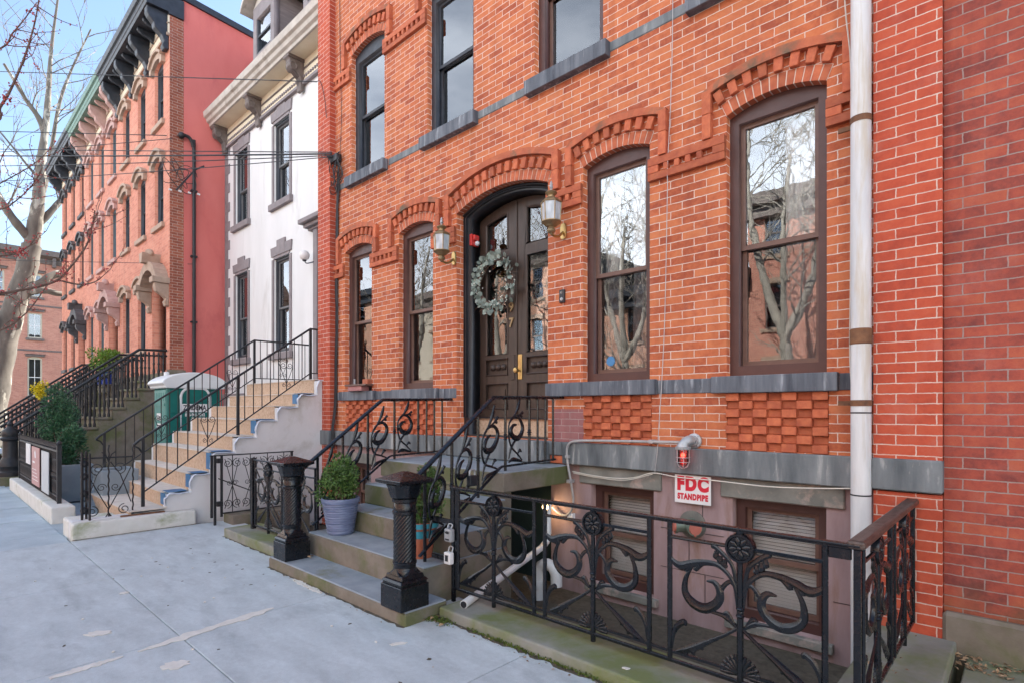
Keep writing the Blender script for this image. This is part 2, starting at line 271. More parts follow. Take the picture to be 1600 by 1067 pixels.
# ------------------------------------------------------------------ geometry helpers
ORG = {}
class MB:
    def __init__(s): s.v = []; s.f = []; s.t = []
    def add(s, vs, fs, tint=None):
        o = len(s.v); s.v += [tuple(q) for q in vs]; tint = random.random() if tint is None else tint
        for f in fs: s.f.append(tuple(i + o for i in f)); s.t.append(tint)
        return s
    def box(s, x0, x1, y0, y1, z0, z1, tint=None, m=None):
        vs = [(x, y, z) for z in (z0, z1) for y in (y0, y1) for x in (x0, x1)]
        if m: vs = [m @ Vector(q) for q in vs]
        return s.add(vs, [(0, 2, 3, 1), (4, 5, 7, 6), (0, 1, 5, 4), (2, 6, 7, 3), (0, 4, 6, 2), (1, 3, 7, 5)], tint)
    def sweep(s, pts, r, n=8, sx=1, sy=1, up=None, tint=None, closed=False, flute=0):
        pts = [Vector(p) for p in pts]; k = len(pts)
        rs = list(r) if isinstance(r, (list, tuple)) else [r] * k
        t0 = (pts[1] - pts[0]).normalized()
        u = Vector(up) if up else (Vector((0, 0, 1)) if abs(t0.z) < .9 else Vector((0, 1, 0)))
        vs = []; tint = random.random() if tint is None else tint
        for i, p in enumerate(pts):
            if closed: t = pts[(i + 1) % k] - pts[i - 1]
            else: t = pts[min(i + 1, k - 1)] - pts[max(i - 1, 0)]
            if t.length < 1e-9: t = t0
            t.normalize(); a = u - t * u.dot(t)
            if a.length < 1e-5: a = t.orthogonal()
            a.normalize(); b = t.cross(a)
            if not up: u = a
            for j in range(n):
                q = 2 * math.pi * (j + .5) / n
                k_ = 1 - flute * (j % 2); vs.append(p + a * (math.cos(q) * rs[i] * sx * k_) + b * (math.sin(q) * rs[i] * sy * k_))
        fs = []
        for i in range(k if closed else k - 1):
            for j in range(n):
                a, b = i * n + j, i * n + (j + 1) % n; e = ((i + 1) % k) * n
                fs.append((a, b, e + (j + 1) % n, e + j))
        if not closed: fs += [tuple(range(n))[::-1], tuple((k - 1) * n + j for j in range(n))]
        return s.add(vs, fs, tint)
    def lathe(s, prof, c, n=16, ph=0, rf=None, tint=None, m=None):
        vs = []
        for r, z in prof:
            for j in range(n):
                q = 2 * math.pi * j / n + ph; rr = r * (rf(q, z) if rf else 1)
                vs.append(Vector((rr * math.cos(q), rr * math.sin(q), z)))
        M4 = m if m else Matrix.Identity(4)
        vs = [Vector(c) + M4 @ q for q in vs]
        k = len(prof); fs = [(i * n + j, i * n + (j + 1) % n, (i + 1) * n + (j + 1) % n, (i + 1) * n + j) for i in range(k - 1) for j in range(n)]
        fs += [tuple(range(n))[::-1], tuple((k - 1) * n + j for j in range(n))]
        return s.add(vs, fs, tint)
    def prism(s, poly, a0, a1, pl='xz', tint=None):
        f = {'xz': lambda p, a: (p[0], a, p[1]), 'yz': lambda p, a: (a, p[0], p[1]), 'xy': lambda p, a: (p[0], p[1], a)}[pl]
        n = len(poly); vs = [f(p, a0) for p in poly] + [f(p, a1) for p in poly]
        fs = [tuple(range(n)), tuple(range(2 * n - 1, n - 1, -1))] + [(i, i + n, (i + 1) % n + n, (i + 1) % n) for i in range(n)]
        return s.add(vs, fs, tint)
    def ball(s, c, r, n=8, k=5, sz=1, tint=None):
        pr = [(max(r * math.sin(math.pi * i / k), 1e-4), -r * math.cos(math.pi * i / k) * sz) for i in range(k + 1)]
        return s.lathe(pr, c, n, tint=tint)
    def leaf(s, c, d, w, l, tint=None, nrm=None):
        d = Vector(d).normalized(); nrm = Vector(nrm) if nrm else Vector((random.gauss(0, 1), random.gauss(0, 1), random.gauss(0, 1)))
        a = d.cross(nrm)
        if a.length < 1e-4: a = d.orthogonal()
        a.normalize(); c = Vector(c); up = a.cross(d) * (w * .25)
        return s.add([c, c + d * l * .5 + a * w * .5 + up, c + d * l, c + d * l * .5 - a * w * .5 + up], [(0, 1, 2, 3)], tint)
    def build(s, name, m, parent=None, smooth=False, bevel=0, seg=1, xf=None, ang=40):
        o0 = ORG.get(parent.name, Vector()) if parent else Vector()
        me = bpy.data.meshes.new(name)
        vs = [Vector(q) for q in s.v]
        if xf: vs = [xf(q) for q in vs]
        me.from_pydata([q - o0 for q in vs], [], s.f); me.update()
        at = me.attributes.new('tint', 'FLOAT', 'FACE'); at.data.foreach_set('value', s.t)
        bm = bmesh.new(); bm.from_mesh(me); bmesh.ops.recalc_face_normals(bm, faces=bm.faces); bm.to_mesh(me); bm.free()
        return finish(name, me, m, parent, smooth, bevel, seg, ang, o0)
def finish(name, me, m, parent, smooth, bevel, seg, ang, o0):
    if smooth:
        me.shade_smooth(); me.set_sharp_from_angle(angle=R(ang))
    o = bpy.data.objects.new(name, me); C.objects.link(o)
    me.materials.append(M[m] if isinstance(m, str) else m)
    if parent: o.parent = parent
    ORG[o.name] = o0
    if bevel:
        b = o.modifiers.new('bevel', 'BEVEL'); b.width = bevel; b.segments = seg; b.limit_method = 'ANGLE'; b.angle_limit = R(35)
    return o
def plate(name, outer, holes, a0, a1, m, parent=None, pl='xz', xf=None, bevel=0):
    """solid plate with openings, cut in the given plane"""
    cu = bpy.data.curves.new(name, 'CURVE'); cu.dimensions = '2D'; cu.fill_mode = 'BOTH'; cu.extrude = abs(a1 - a0) / 2
    for poly in [outer] + list(holes):
        sp_ = cu.splines.new('POLY'); sp_.points.add(len(poly) - 1); sp_.use_cyclic_u = True
        for i, p in enumerate(poly): sp_.points[i].co = (p[0], p[1], 0, 1)
    ob = bpy.data.objects.new('tmp', cu); me = bpy.data.meshes.new_from_object(ob)
    bpy.data.objects.remove(ob); bpy.data.curves.remove(cu)
    me.name = name; am = (a0 + a1) / 2
    o0 = ORG.get(parent.name, Vector()) if parent else Vector()
    bm = bmesh.new(); bm.from_mesh(me)
    for v in bm.verts:
        x, y, z = v.co
        q = Vector((x, am + z, y)) if pl == 'xz' else Vector((am + z, x, y)) if pl == 'yz' else Vector((x, y, am + z))
        if xf: q = xf(q)
        v.co = q - o0
    bmesh.ops.remove_doubles(bm, verts=bm.verts, dist=.0002)
    bmesh.ops.recalc_face_normals(bm, faces=bm.faces); bm.to_mesh(me); bm.free()
    me.materials.clear()
    return finish(name, me, m, parent, False, bevel, 1, 40, o0)
def thing(name, label, cat, loc=(0, 0, 0), group=None):
    o = bpy.data.objects.new(name, None); C.objects.link(o); o.location = loc; o.empty_display_size = .1
    ORG[o.name] = Vector(loc); tag(o, label, cat, group); return o
def tag(o, label=None, cat=None, group=None, kind=None):
    if label: o['label'] = label
    if cat: o['category'] = cat
    if group: o['group'] = group
    if kind: o['kind'] = kind
    return o
def dup(root, d, label, mirror=None):
    r = root.copy(); C.objects.link(r); r.location = root.location + Vector(d); r['label'] = label
    for ch in list(root.children):
        c = ch.copy(); C.objects.link(c); c.parent = r
        for g in list(ch.children):
            e = g.copy(); C.objects.link(e); e.parent = c
    return r
def struct(o): o['kind'] = 'structure'; return o
def arc(xc, hw, z, rise, n=14, rev=False):
    """points of a segmental arch from left to right"""
    if rise <= 0: p = [(xc - hw, z), (xc + hw, z)]
    else:
        rr = (hw * hw + rise * rise) / (2 * rise); a = math.asin(hw / rr)
        p = [(xc + rr * math.sin(-a + 2 * a * i / n), z + rise - rr + rr * math.cos(-a + 2 * a * i / n)) for i in range(n + 1)]
    return p[::-1] if rev else p
def archpoly(xc, hw, z0, z1, rise): return [(xc - hw, z0), (xc + hw, z0)] + arc(xc, hw, z1, rise, rev=True)
def rect(x0, x1, z0, z1): return [(x0, z0), (x1, z0), (x1, z1), (x0, z1)]
def text(name, s, size, m, parent, origin, ux, uz, depth=.004, off=0, sx=1, align='CENTER', space=1):
    """flat raised lettering; ux = reading direction, uz = up"""
    cu = bpy.data.curves.new(name, 'FONT'); cu.body = s; cu.size = size; cu.extrude = depth / 2; cu.offset = off; cu.align_x = align; cu.align_y = 'CENTER'; cu.space_character = space
    ob = bpy.data.objects.new('tmp', cu); me = bpy.data.meshes.new_from_object(ob); bpy.data.objects.remove(ob); bpy.data.curves.remove(cu)
    ux = Vector(ux).normalized(); uz = Vector(uz).normalized(); un = ux.cross(uz); o0 = ORG.get(parent.name, Vector())
    for v in me.vertices: v.co = Vector(origin) + ux * v.co.x * sx + uz * v.co.y + un * v.co.z - o0
    me.materials.clear(); me.name = name
    return finish(name, me, m, parent, False, 0, 1, 40, o0)
def smooth_path(pts, n=5):
    """Catmull-Rom through the points"""
    P = [Vector(p) for p in pts]; P = [P[0] * 2 - P[1]] + P + [P[-1] * 2 - P[-2]]; out_ = []
    for i in range(1, len(P) - 2):
        for j in range(n):
            t = j / n; a, b, c, d = P[i - 1:i + 3]
            out_.append(.5 * ((2 * b) + (c - a) * t + (2 * a - 5 * b + 4 * c - d) * t * t + (3 * b - a - 3 * c + d) * t ** 3))
    return out_ + [P[-2]]
def interp(vals, n):
    o = []
    for i in range(n):
        f = i / (n - 1) * (len(vals) - 1); k = min(int(f), len(vals) - 2); o.append(vals[k] + (vals[k + 1] - vals[k]) * (f - k))
    return o

def window(par, xc, hw, z0, z1, rise, y, fm, sm, meet=.5, fw=.055, curt=0, blind=0, glass='glass', head=.05, xf=None, cross=None, lower=None):
    """double-hung window: frame part with sash, pane, curtain / blind sub-parts. y = outer face of the frame"""
    ft = z1 - head if rise > 0 else z1 - fw
    hole = rect(xc - hw + fw, xc + hw - fw, z0 + fw * 1.1, ft)
    f = plate('window', archpoly(xc, hw - .001, z0 + .001, z1, rise) if rise > 0 else rect(xc - hw + .001, xc + hw - .001, z0 + .001, z1), [hole], y, y + .13, fm, par, xf=xf)
    zm = z0 + fw + (ft - z0 - fw) * meet
    sw = .035; x0, x1 = xc - hw + fw, xc + hw - fw
    def sash(a, b, yy):
        o = plate('sash', rect(x0 + .001, x1 - .001, a, b), [rect(x0 + sw, x1 - sw, a + sw * 1.1, b - sw)], yy, yy + .032, sm, f, xf=xf)
        return o
    sash(zm - .018, ft - .001, y + .045); sash(z0 + fw * 1.1 + .001, zm + .018, y + .079)
    MB().box(x0 + sw, x1 - sw, y + .062, y + .066, zm + .016, ft - sw).build('pane', glass, f, xf=xf)
    MB().box(x0 + sw, x1 - sw, y + .096, y + .100, z0 + fw + sw, zm - .016).build('pane', lower or glass, f, xf=xf)
    if cross:
        g = MB()
        g.box(xc - .008, xc + .008, y + .05, y + .060, zm + .016, ft - sw).build('glazing_bar', sm, f, xf=xf)
    if curt:
        g = MB(); n = 40
        spans = {1: [(x0, x1)], 2: [(x0 + (x1 - x0) * .5, x1)], 3: [(x0, x0 + (x1 - x0) * .45)], 4: [(x0, x0 + (x1 - x0) * .3), (x0 + (x1 - x0) * .55, x1)]}[curt]
        for a, b in spans:
            vs = []; fs = []
            for i in range(n + 1):
                u = i / n; xx = a + (b - a) * u
                for j, zz in enumerate((z0 + .05, z0 + (z1 - z0) * .5, ft)):
                    pinch = 1 - .25 * (j == 0) * 0
                    vs.append((xx, y + .2 + .018 * math.sin(u * (b - a) * 75 + j) + .008 * math.sin(u * 31 + 2 * j), zz))
                if i:
                    for j in range(2):
                        k = (i - 1) * 3 + j; fs.append((k, k + 3, k + 4, k + 1))
            g.add(vs, fs)
        g.build('curtain', 'curtain', f, smooth=True, xf=xf)
    if blind:
        g = MB(); zb = ft; 
        for i in range(int((ft - z0 - .06) / .027)):
            zz = ft - .02 - i * .027
            g.add([(x0, y + .140, zz - .019), (x1, y + .140, zz - .019), (x1, y + .162, zz), (x0, y + .162, zz)], [(0, 1, 2, 3)])
        g.build('blind', 'blind', f, xf=xf)
    return f

# ------------------------------------------------------------------ setting: ground, road, pavement
g = MB()
g.add([(x, y, -.55) for x, y in ((-300, -300), (300, -300), (300, 300), (-300, 300))], [(0, 1, 2, 3)]); struct(g.build('ground', 'dirt'))
g = MB(); g.box(-300, 200, -15.2, -6.4, -.16, -.13); struct(g.build('road', 'asphalt'))
g = MB()
for i in range(-40, 24): g.box(i * 1.8, i * 1.8 + 1.79, -6.4, -6.26, -.3, .0)
struct(g.build('road_kerb', 'table_stone', bevel=.012))
g = MB()   # concrete slabs with open joints
jx = [(-8.0, -5.93, 1), (-5.926, -2.2, 1), (-2.196, 1.5, 1), (1.504, 5.2, 1)]
def slab(x0, x1, x2, x3, y0, y1, t):   # x0,x1 at y0, x2,x3 at y1
    g.add([(x0, y0, -.1), (x1, y0, -.1), (x3, y1, -.1), (x2, y1, -.1), (x0, y0, .0), (x1, y0, .0), (x3, y1, .0), (x2, y1, .0)],
          [(0, 3, 2, 1), (4, 5, 6, 7), (0, 1, 5, 4), (1, 2, 6, 5), (2, 3, 7, 6), (3, 0, 4, 7)], t)
slab(-7.95, -4.104, -7.95, -4.194, -3.262, -1.5, .5); slab(-4.098, -2.262, -4.188, -2.262, -3.262, -1.5, .62); slab(-2.256, 2.2, -2.256, 2.2, -3.262, -1.5, .45)
slab(-7.95, -5.958, -7.95, -5.9, -3.268, -6.26, .55); slab(-5.952, -4.098, -5.894, -3.93, -3.268, -6.26, .4)
slab(-4.092, -1.4, -3.924, -1.4, -3.268, -6.26, .58); slab(-1.394, 2.2, -1.394, 2.2, -3.268, -6.26, .5)
slab(2.206, 8, 2.206, 8, -1.5, -6.26, .5)
sw = struct(g.build('sidewalk', 'sidewalk', bevel=.004))
g = MB(); rr = random.Random(4); y = -6.26
xx = -8.0
g.box(-8.6, -7.955, -6.26, -3.26, -.1, -.004, .5)
while xx > -60:                      # bluestone flags laid across the pavement
    w = rr.uniform(.45, .95); a = -4.9 + rr.uniform(-.3, .3)
    g.box(xx - w + .008, xx, -6.26, a - .006, -.1, -.004 + rr.uniform(-.006, .004)); g.box(xx - w + .008, xx, a, -3.262, -.1, -.004 + rr.uniform(-.006, .004)); xx -= w
struct(g.build('flagstone_pavement', 'flag', bevel=.006))
def blob(cx, cy, a, b, rot, z, n=22, j=.25, rnd=random):
    p = []
    for i in range(n):
        q = 2 * math.pi * i / n; k = 1 + rnd.uniform(-j, j); x, y = a * k * math.cos(q), b * k * math.sin(q)
        p.append((cx + x * math.cos(rot) - y * math.sin(rot), cy + x * math.sin(rot) + y * math.cos(rot)))
    return p
g = MB(); rr = random.Random(9)
def strip(p0, p1, ws):
    P0, P1 = Vector((*p0, 0)), Vector((*p1, 0)); d = (P1 - P0); nn = Vector((-d.y, d.x, 0)).normalized(); L = []; Q = []; n = 26
    w = interp(ws, n)
    for i in range(n):
        c = P0 + d * i / (n - 1); L.append(c + nn * (w[i] * rr.uniform(.6, 1.2))); Q.append(c - nn * (w[i] * rr.uniform(.6, 1.2)))
    g.prism([(q.x, q.y) for q in L + Q[::-1]], .001, .005, 'xy')
strip((-4.17, -2.62), (-4.03, -3.52), [.012, .05, .055, .03, .045, .055, .03, .01])
strip((-4.02, -3.6), (-3.99, -3.95), [.008, .03, .035, .02])
strip((-4.75, -2.19), (-4.22, -2.205), [.01, .03, .02, .03, .01])
for c in ((-4.55, -3.62, .075, .045), (-3.66, -3.42, .07, .06), (-2.95, -2.35, .05, .02), (-5.4, -3.3, .035, .03)):
    g.prism(blob(*c, 1.0, 0, rnd=rr), .001, .005, 'xy')
for i in range(14): g.prism(blob(rr.uniform(-6.5, -2.6), rr.uniform(-4, -2.3), .012, .008, 0, 0, 8, rnd=rr), .001, .006, 'xy')
struct(g.build('pavement_patches', 'patch'))
g = MB(); g.box(-.28, 3.5, -1.3, -.005, -.12, .0); g.box(-.28, 3.5, -1.9, -1.306, -.12, -.002)
struct(g.build('yard_paving', 'mossy_coping', bevel=.006))
g = MB(); g.box(-8.2, -.7, -1.55, .4, -.5, -.32); struct(g.build('areaway_floor', 'dirt'))
g = MB(); g.box(-30, -8.3, -3.26, 1, -.3, -.02); struct(g.build('forecourt_paving', 'flag'))

# ------------------------------------------------------------------ main brick house
house = thing('brick_house', 'orange brick house with arched windows, black double door and grey stone bands', 'house', (-4.3, 0, 0))
HW, RISE, Z0, Z1 = .362, .075, 1.765, 3.85
WX = [-7.26, -5.88, -2.84, -1.429]; DX, DH, DZ, DR = -4.358, .712, 3.84, .155
UX = [-7.01, -5.2, -3.4, -1.6]; UH, UZ0, UZ1, UR = .43, 4.952, 6.76, .09
TX = UX; TZ0, TZ1 = 8.1, 9.7
holes = [archpoly(x, HW, Z0, Z1 + .02, RISE) for x in WX] + [archpoly(DX, DH, 1.175, DZ + .02, DR)] + [archpoly(x, UH, UZ0, UZ1 + .02, UR) for x in UX] + [rect(x - UH, x + UH, TZ0, TZ1) for x in TX]
holes += [rect(x - w_ / 2, x + w_ / 2, 1.177, 1.629) for x, w_ in ((-1.425, .74), (-2.826, .735), (-5.86, .70), (-7.24, .72))]
plate('wall', rect(-8.0, -.6, 1.165, 12.2), holes, 0, .3, 'brick', house)
bw = [(-1.75, -1.075, -.18, .785), (-3.122, -2.45, -.18, .772), (-7.5, -6.95, -.18, .70)]
plate('basement_wall', rect(-8.0, -.6, -.5, 1.0), [rect(*b) for b in bw] + [rect(-4.3, -3.62, -.45, .72)], .02, .3, 'mauve', house)
g = MB(); g.box(-8.0, -.6, 7.4, 7.7, -.5, 12.1); g.box(-8.27, -8.0, .3, 7.7, -.5, 12.1); g.box(-.6, -.42, .3, 7.7, -.5, 12.1); g.build('back_and_party_walls', 'brick', house)
MB().box(-8.27, -.42, .3, 7.7, 12.1, 12.25).build('roof', 'roof', house)
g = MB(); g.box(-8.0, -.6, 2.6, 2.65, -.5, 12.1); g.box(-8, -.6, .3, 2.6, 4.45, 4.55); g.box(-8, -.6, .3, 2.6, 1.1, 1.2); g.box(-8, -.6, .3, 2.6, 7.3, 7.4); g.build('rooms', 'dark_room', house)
g = MB(); g.box(-8.05, -.62, -.42, .3, 11.6, 12.3); g.box(-8.05, -.62, -.25, .3, 11.3, 11.6); g.build('cornice', 'brown_trim', house, bevel=.02)
for i, (x0, x1) in enumerate(((-8.27, -7.9), (-.765, -.40))):
    MB().box(x0, x1, -.10, .25, 1.166, 12.2).build('pier', 'pier_brick', house)
    MB().box(x0, x1, -.10, .25, -.3, .96).build('pier_base', 'pier_brick', house)
MB().box(-8.29, -7.885, -.135, .2, .948, 1.17).build('pier_stone', 'table_stone', house, bevel=.008)
MB().box(-.772, -.396, -.14, .2, .972, 1.178).build('pier_stone', 'table_stone', house, bevel=.008)
MB().box(-7.885, DX - DH - .02, -.06, .1, .95, 1.168).build('water_table', 'table_stone', house, bevel=.008)
MB().box(-3.42, -.78, -.06, .1, .955, 1.172).build('water_table', 'table_stone', house, bevel=.008)
MB().box(-3.60, -3.42, -.058, .1, 1.035, 1.170).build('water_table', 'table_stone', house, bevel=.008)
MB().box(-3.58, -3.385, -.05, .1, .955, 1.03).build('brick_patch', 'plain_brick', house, bevel=.006)
# sill courses
g = MB()
for a, b in ((-7.9, -7.72), (-6.78, -6.36), (-5.40, DX - DH), (-2.40, -1.90), (-.99, -.766)): MB().box(a + .002, b - .002, -.008, .1, 1.633, 1.753).build('sill_course', 'slate_sill', house, bevel=.004)
for a, b in ((-7.72, -6.78), (-6.36, -5.40), (DX + DH + .004, -2.40), (-1.90, -.99)):
    MB().box(a, b, -.055, .12, 1.628, 1.762).build('window_sill', 'slate_sill', house, bevel=.007, seg=2)
g = MB()
for a, b in ((-7.9, UX[0] - .52), (UX[0] + .52, UX[1] - .5), (UX[1] + .5, UX[2] - .5), (UX[2] + .5, UX[3] - .52), (UX[3] + .52, -.766)): MB().box(a + .002, b - .002, -.008, .1, 4.848, 4.948).build('sill_course', 'table_stone', house, bevel=.01)
for x in UX: MB().box(x - .51, x + .51, -.085, .12, 4.80, 4.95).build('window_sill', 'slate_sill', house, bevel=.007, seg=2)
for x in TX: MB().box(x - .51, x + .51, -.085, .12, 7.96, 8.1).build('window_sill', 'slate_sill', house, bevel=.007)

def hood(xc, hw, z, rise, leg_in, leg_w, so_z, so_r, n_v, par, drop=3.70, top=.07):
    rr = (hw * hw + rise * rise) / (2 * rise); zc = z + rise - rr; a = math.asin(hw / rr)
    P = lambda r, q: (xc + r * math.sin(q), zc + r * math.cos(q))
    g = MB(); ge = .0042 / rr
    for i in range(n_v):           # ring of voussoirs
        q0, q1 = -a + 2 * a * i / n_v + ge, -a + 2 * a * (i + 1) / n_v - ge
        g.prism([P(rr, q0), P(rr, q1), P(rr + .108, q1), P(rr + .108, q0)], -.0075 - random.uniform(0, .002), .075)
    h = g.build('voussoir_arch', 'plain_brick', par, bevel=.0012)
    g = MB(); pts = [P(rr + .001, -a + 2 * a * i / 24) for i in range(25)] + [P(rr + .112, a - 2 * a * i / 24) for i in range(25)]
    g.prism(pts, -.0045, .07); g.build('mortar_bed', 'mortar', h)
    g = MB(); nd_ = max(7, int(n_v * .62)); aa = a * 1.0 + .02; st = 2 * aa / nd_
    for i in range(nd_):          # spaced blocks under the label
        q0 = -aa + st * i + st * .08; q1 = q0 + st * .56
        g.prism([P(rr + .114, q0), P(rr + .114, q1), P(rr + .222, q1), P(rr + .222, q0)], -.042, .01)
    g.build('dentil', 'plain_brick', h, bevel=.004)
    g = MB(); li, lo = leg_in, leg_in + leg_w
    bot = arc(xc, li, so_z, so_r, 18); tp = arc(xc, lo, so_z + .028, so_r + .043 + (top - .07), 18)
    for i in range(18):
        g.prism([bot[i], bot[i + 1], tp[i + 1], tp[i]], -.058, .02, tint=rr % 1 if i % 3 else random.random())
    g.build('hood_mould', 'soot_brick', h)
    for s in (-1, 1):
        g = MB(); x0, x1 = sorted((xc + s * li, xc + s * lo)); zs = [drop, drop + .2, so_z + .027]
        for k in range(2): g.box(x0 + .0005, x1 - .0005, -.060, .02, zs[k], zs[k + 1] - .003)
        g.build('label_stop', 'plain_brick', h, bevel=.003)
for x in WX: hood(x, HW, Z1, RISE, .47, .075, 4.062, .075, 13, house)
hood(DX, DH, DZ, DR, .80, .085, 4.078, .162, 24, house, drop=3.715)
for x in UX: hood(x, UH, UZ1, UR, .545, .08, 6.985, .085, 15, house, drop=6.62)

def string(x0, x1, z, j0=.1, j1=.1):
    g = MB(); g.box(x0, x1, -.044, .02, z, z + .062); g.box(x0, x1, -.0445, .02, z + .128, z + .196)
    if j0: g.box(x0, x0 + j0, -.044, .02, z + .064, z + .126)
    if j1: g.box(x1 - j1, x1, -.044, .02, z + .064, z + .126)
    a = x0 + j0 + .05
    while a + .045 < x1 - j1 - .02: g.box(a, a + .045, -.044, .02, z + .064, z + .126); a += .1
    g.build('dentil_course', 'plain_brick', house, bevel=.003)
xs = [-7.9] + sum([[x - HW, x + HW] for x in WX[:2]], []) + [DX - DH, DX + DH] + sum([[x - HW, x + HW] for x in WX[2:]], []) + [-.766]
for i in range(0, len(xs), 2): string(xs[i] + .001, xs[i + 1] - .001, 3.502, 0 if i == 0 else .1, 0 if i == len(xs) - 2 else .1)
xs = [-7.9] + sum([[x - UH, x + UH] for x in UX], []) + [-.766]
for i in range(0, len(xs), 2): string(xs[i] + .001, xs[i + 1] - .001, 6.41, 0 if i == 0 else .1, 0 if i == len(xs) - 2 else .1)

def checker(xc, w, z0, z1, nx, nz):
    g = MB(); dx, dz = w / nx, (z1 - z0) / nz
    g.box(xc - w / 2 - .02, xc + w / 2 + .02, .022, .04, z0 - .01, z1 + .01, .15)
    for i in range(nx):
        for k in range(nz):
            if (i + k) % 2 == 0:
                a = xc - w / 2 + i * dx
                g.box(a + .002, a + dx - .002, -.016 + random.uniform(-.004, .004), .03, z0 + k * dz + .001, z0 + (k + 1) * dz - .004, random.uniform(.45, 1))
            else: g.box(xc - w / 2 + i * dx + .003, xc - w / 2 + (i + 1) * dx - .003, .016, .03, z0 + k * dz + .003, z0 + (k + 1) * dz - .005, random.uniform(.0, .5))
    g.build('checker_panel', 'plain_brick', house, bevel=.003)
checker(-1.425, .74, 1.176, 1.63, 7, 7); checker(-2.826, .735, 1.176, 1.63, 7, 7); checker(-5.86, .70, 1.172, 1.63, 7, 7); checker(-7.24, .72, 1.172, 1.63, 7, 7)
g = MB(); g.box(-3.56, -3.195, -.003, .01, 1.172, 1.50); pb = brickm('mauve_brick_wall', (.30, .11, .11), (.33, .14, .135), (.37, .17, .16), (.5, .38, .36), ox=.02); g.build('painted_brick_patch', pb, house)

spec = [(1, 'curtain'), (3, ''), (1, ''), (2, '')]
for x, c in zip(WX, (3, 0, 4, 2)): window(house, x, HW, Z0, Z1, RISE, .07, 'frame_brown', 'sash_brown', .49, .072, curt=c, head=.06, lower='screen_glass')
for i, x in enumerate(UX): window(house, x, UH, UZ0, UZ1, UR, .07, 'navy' if i < 2 else 'frame_brown', 'navy' if i < 2 else 'sash_brown', .5, .085, curt=1, head=.10)
for x in TX: window(house, x, UH, TZ0, TZ1, 0, .07, 'navy', 'navy', .5, .085)
for i, (a, b, c, d) in enumerate(bw):
    f = window(house, (a + b) / 2, (b - a) / 2, c, d, 0, .10, 'frame_brown', 'sash_brown', .5, .07, blind=1, glass='glass_dim')
for a, b, c, d in ((-1.84, -.955, .79, .948), (-3.25, -2.37, .777, .948), (-7.62, -6.83, .705, .85)):
    MB().box(a, b, -.005, .15, c, d).build('lintel', 'lintel_stone', house, bevel=.008)
g = MB()
for a, b, c, d in bw: MB().box(a - .05, b + .05, -.03, .15, c - .07, c - .002).build('basement_sill', 'lintel_stone', house, bevel=.006)
# mortar scoring of the basement front
for b_ in [(-2.38, -1.82, z, z + .004) for z in (.12, .46)] + [(-1.03, -.78, z, z + .004) for z in (.12, .46)] + [(-2.12, -2.116, .124, .46), (-1.98, -1.976, -.2, .12), (-2.0, -1.996, .464, .7)]:
    MB().box(b_[0], b_[1], .016, .03, b_[2], b_[3]).build('score_line', 'black_ink', house)

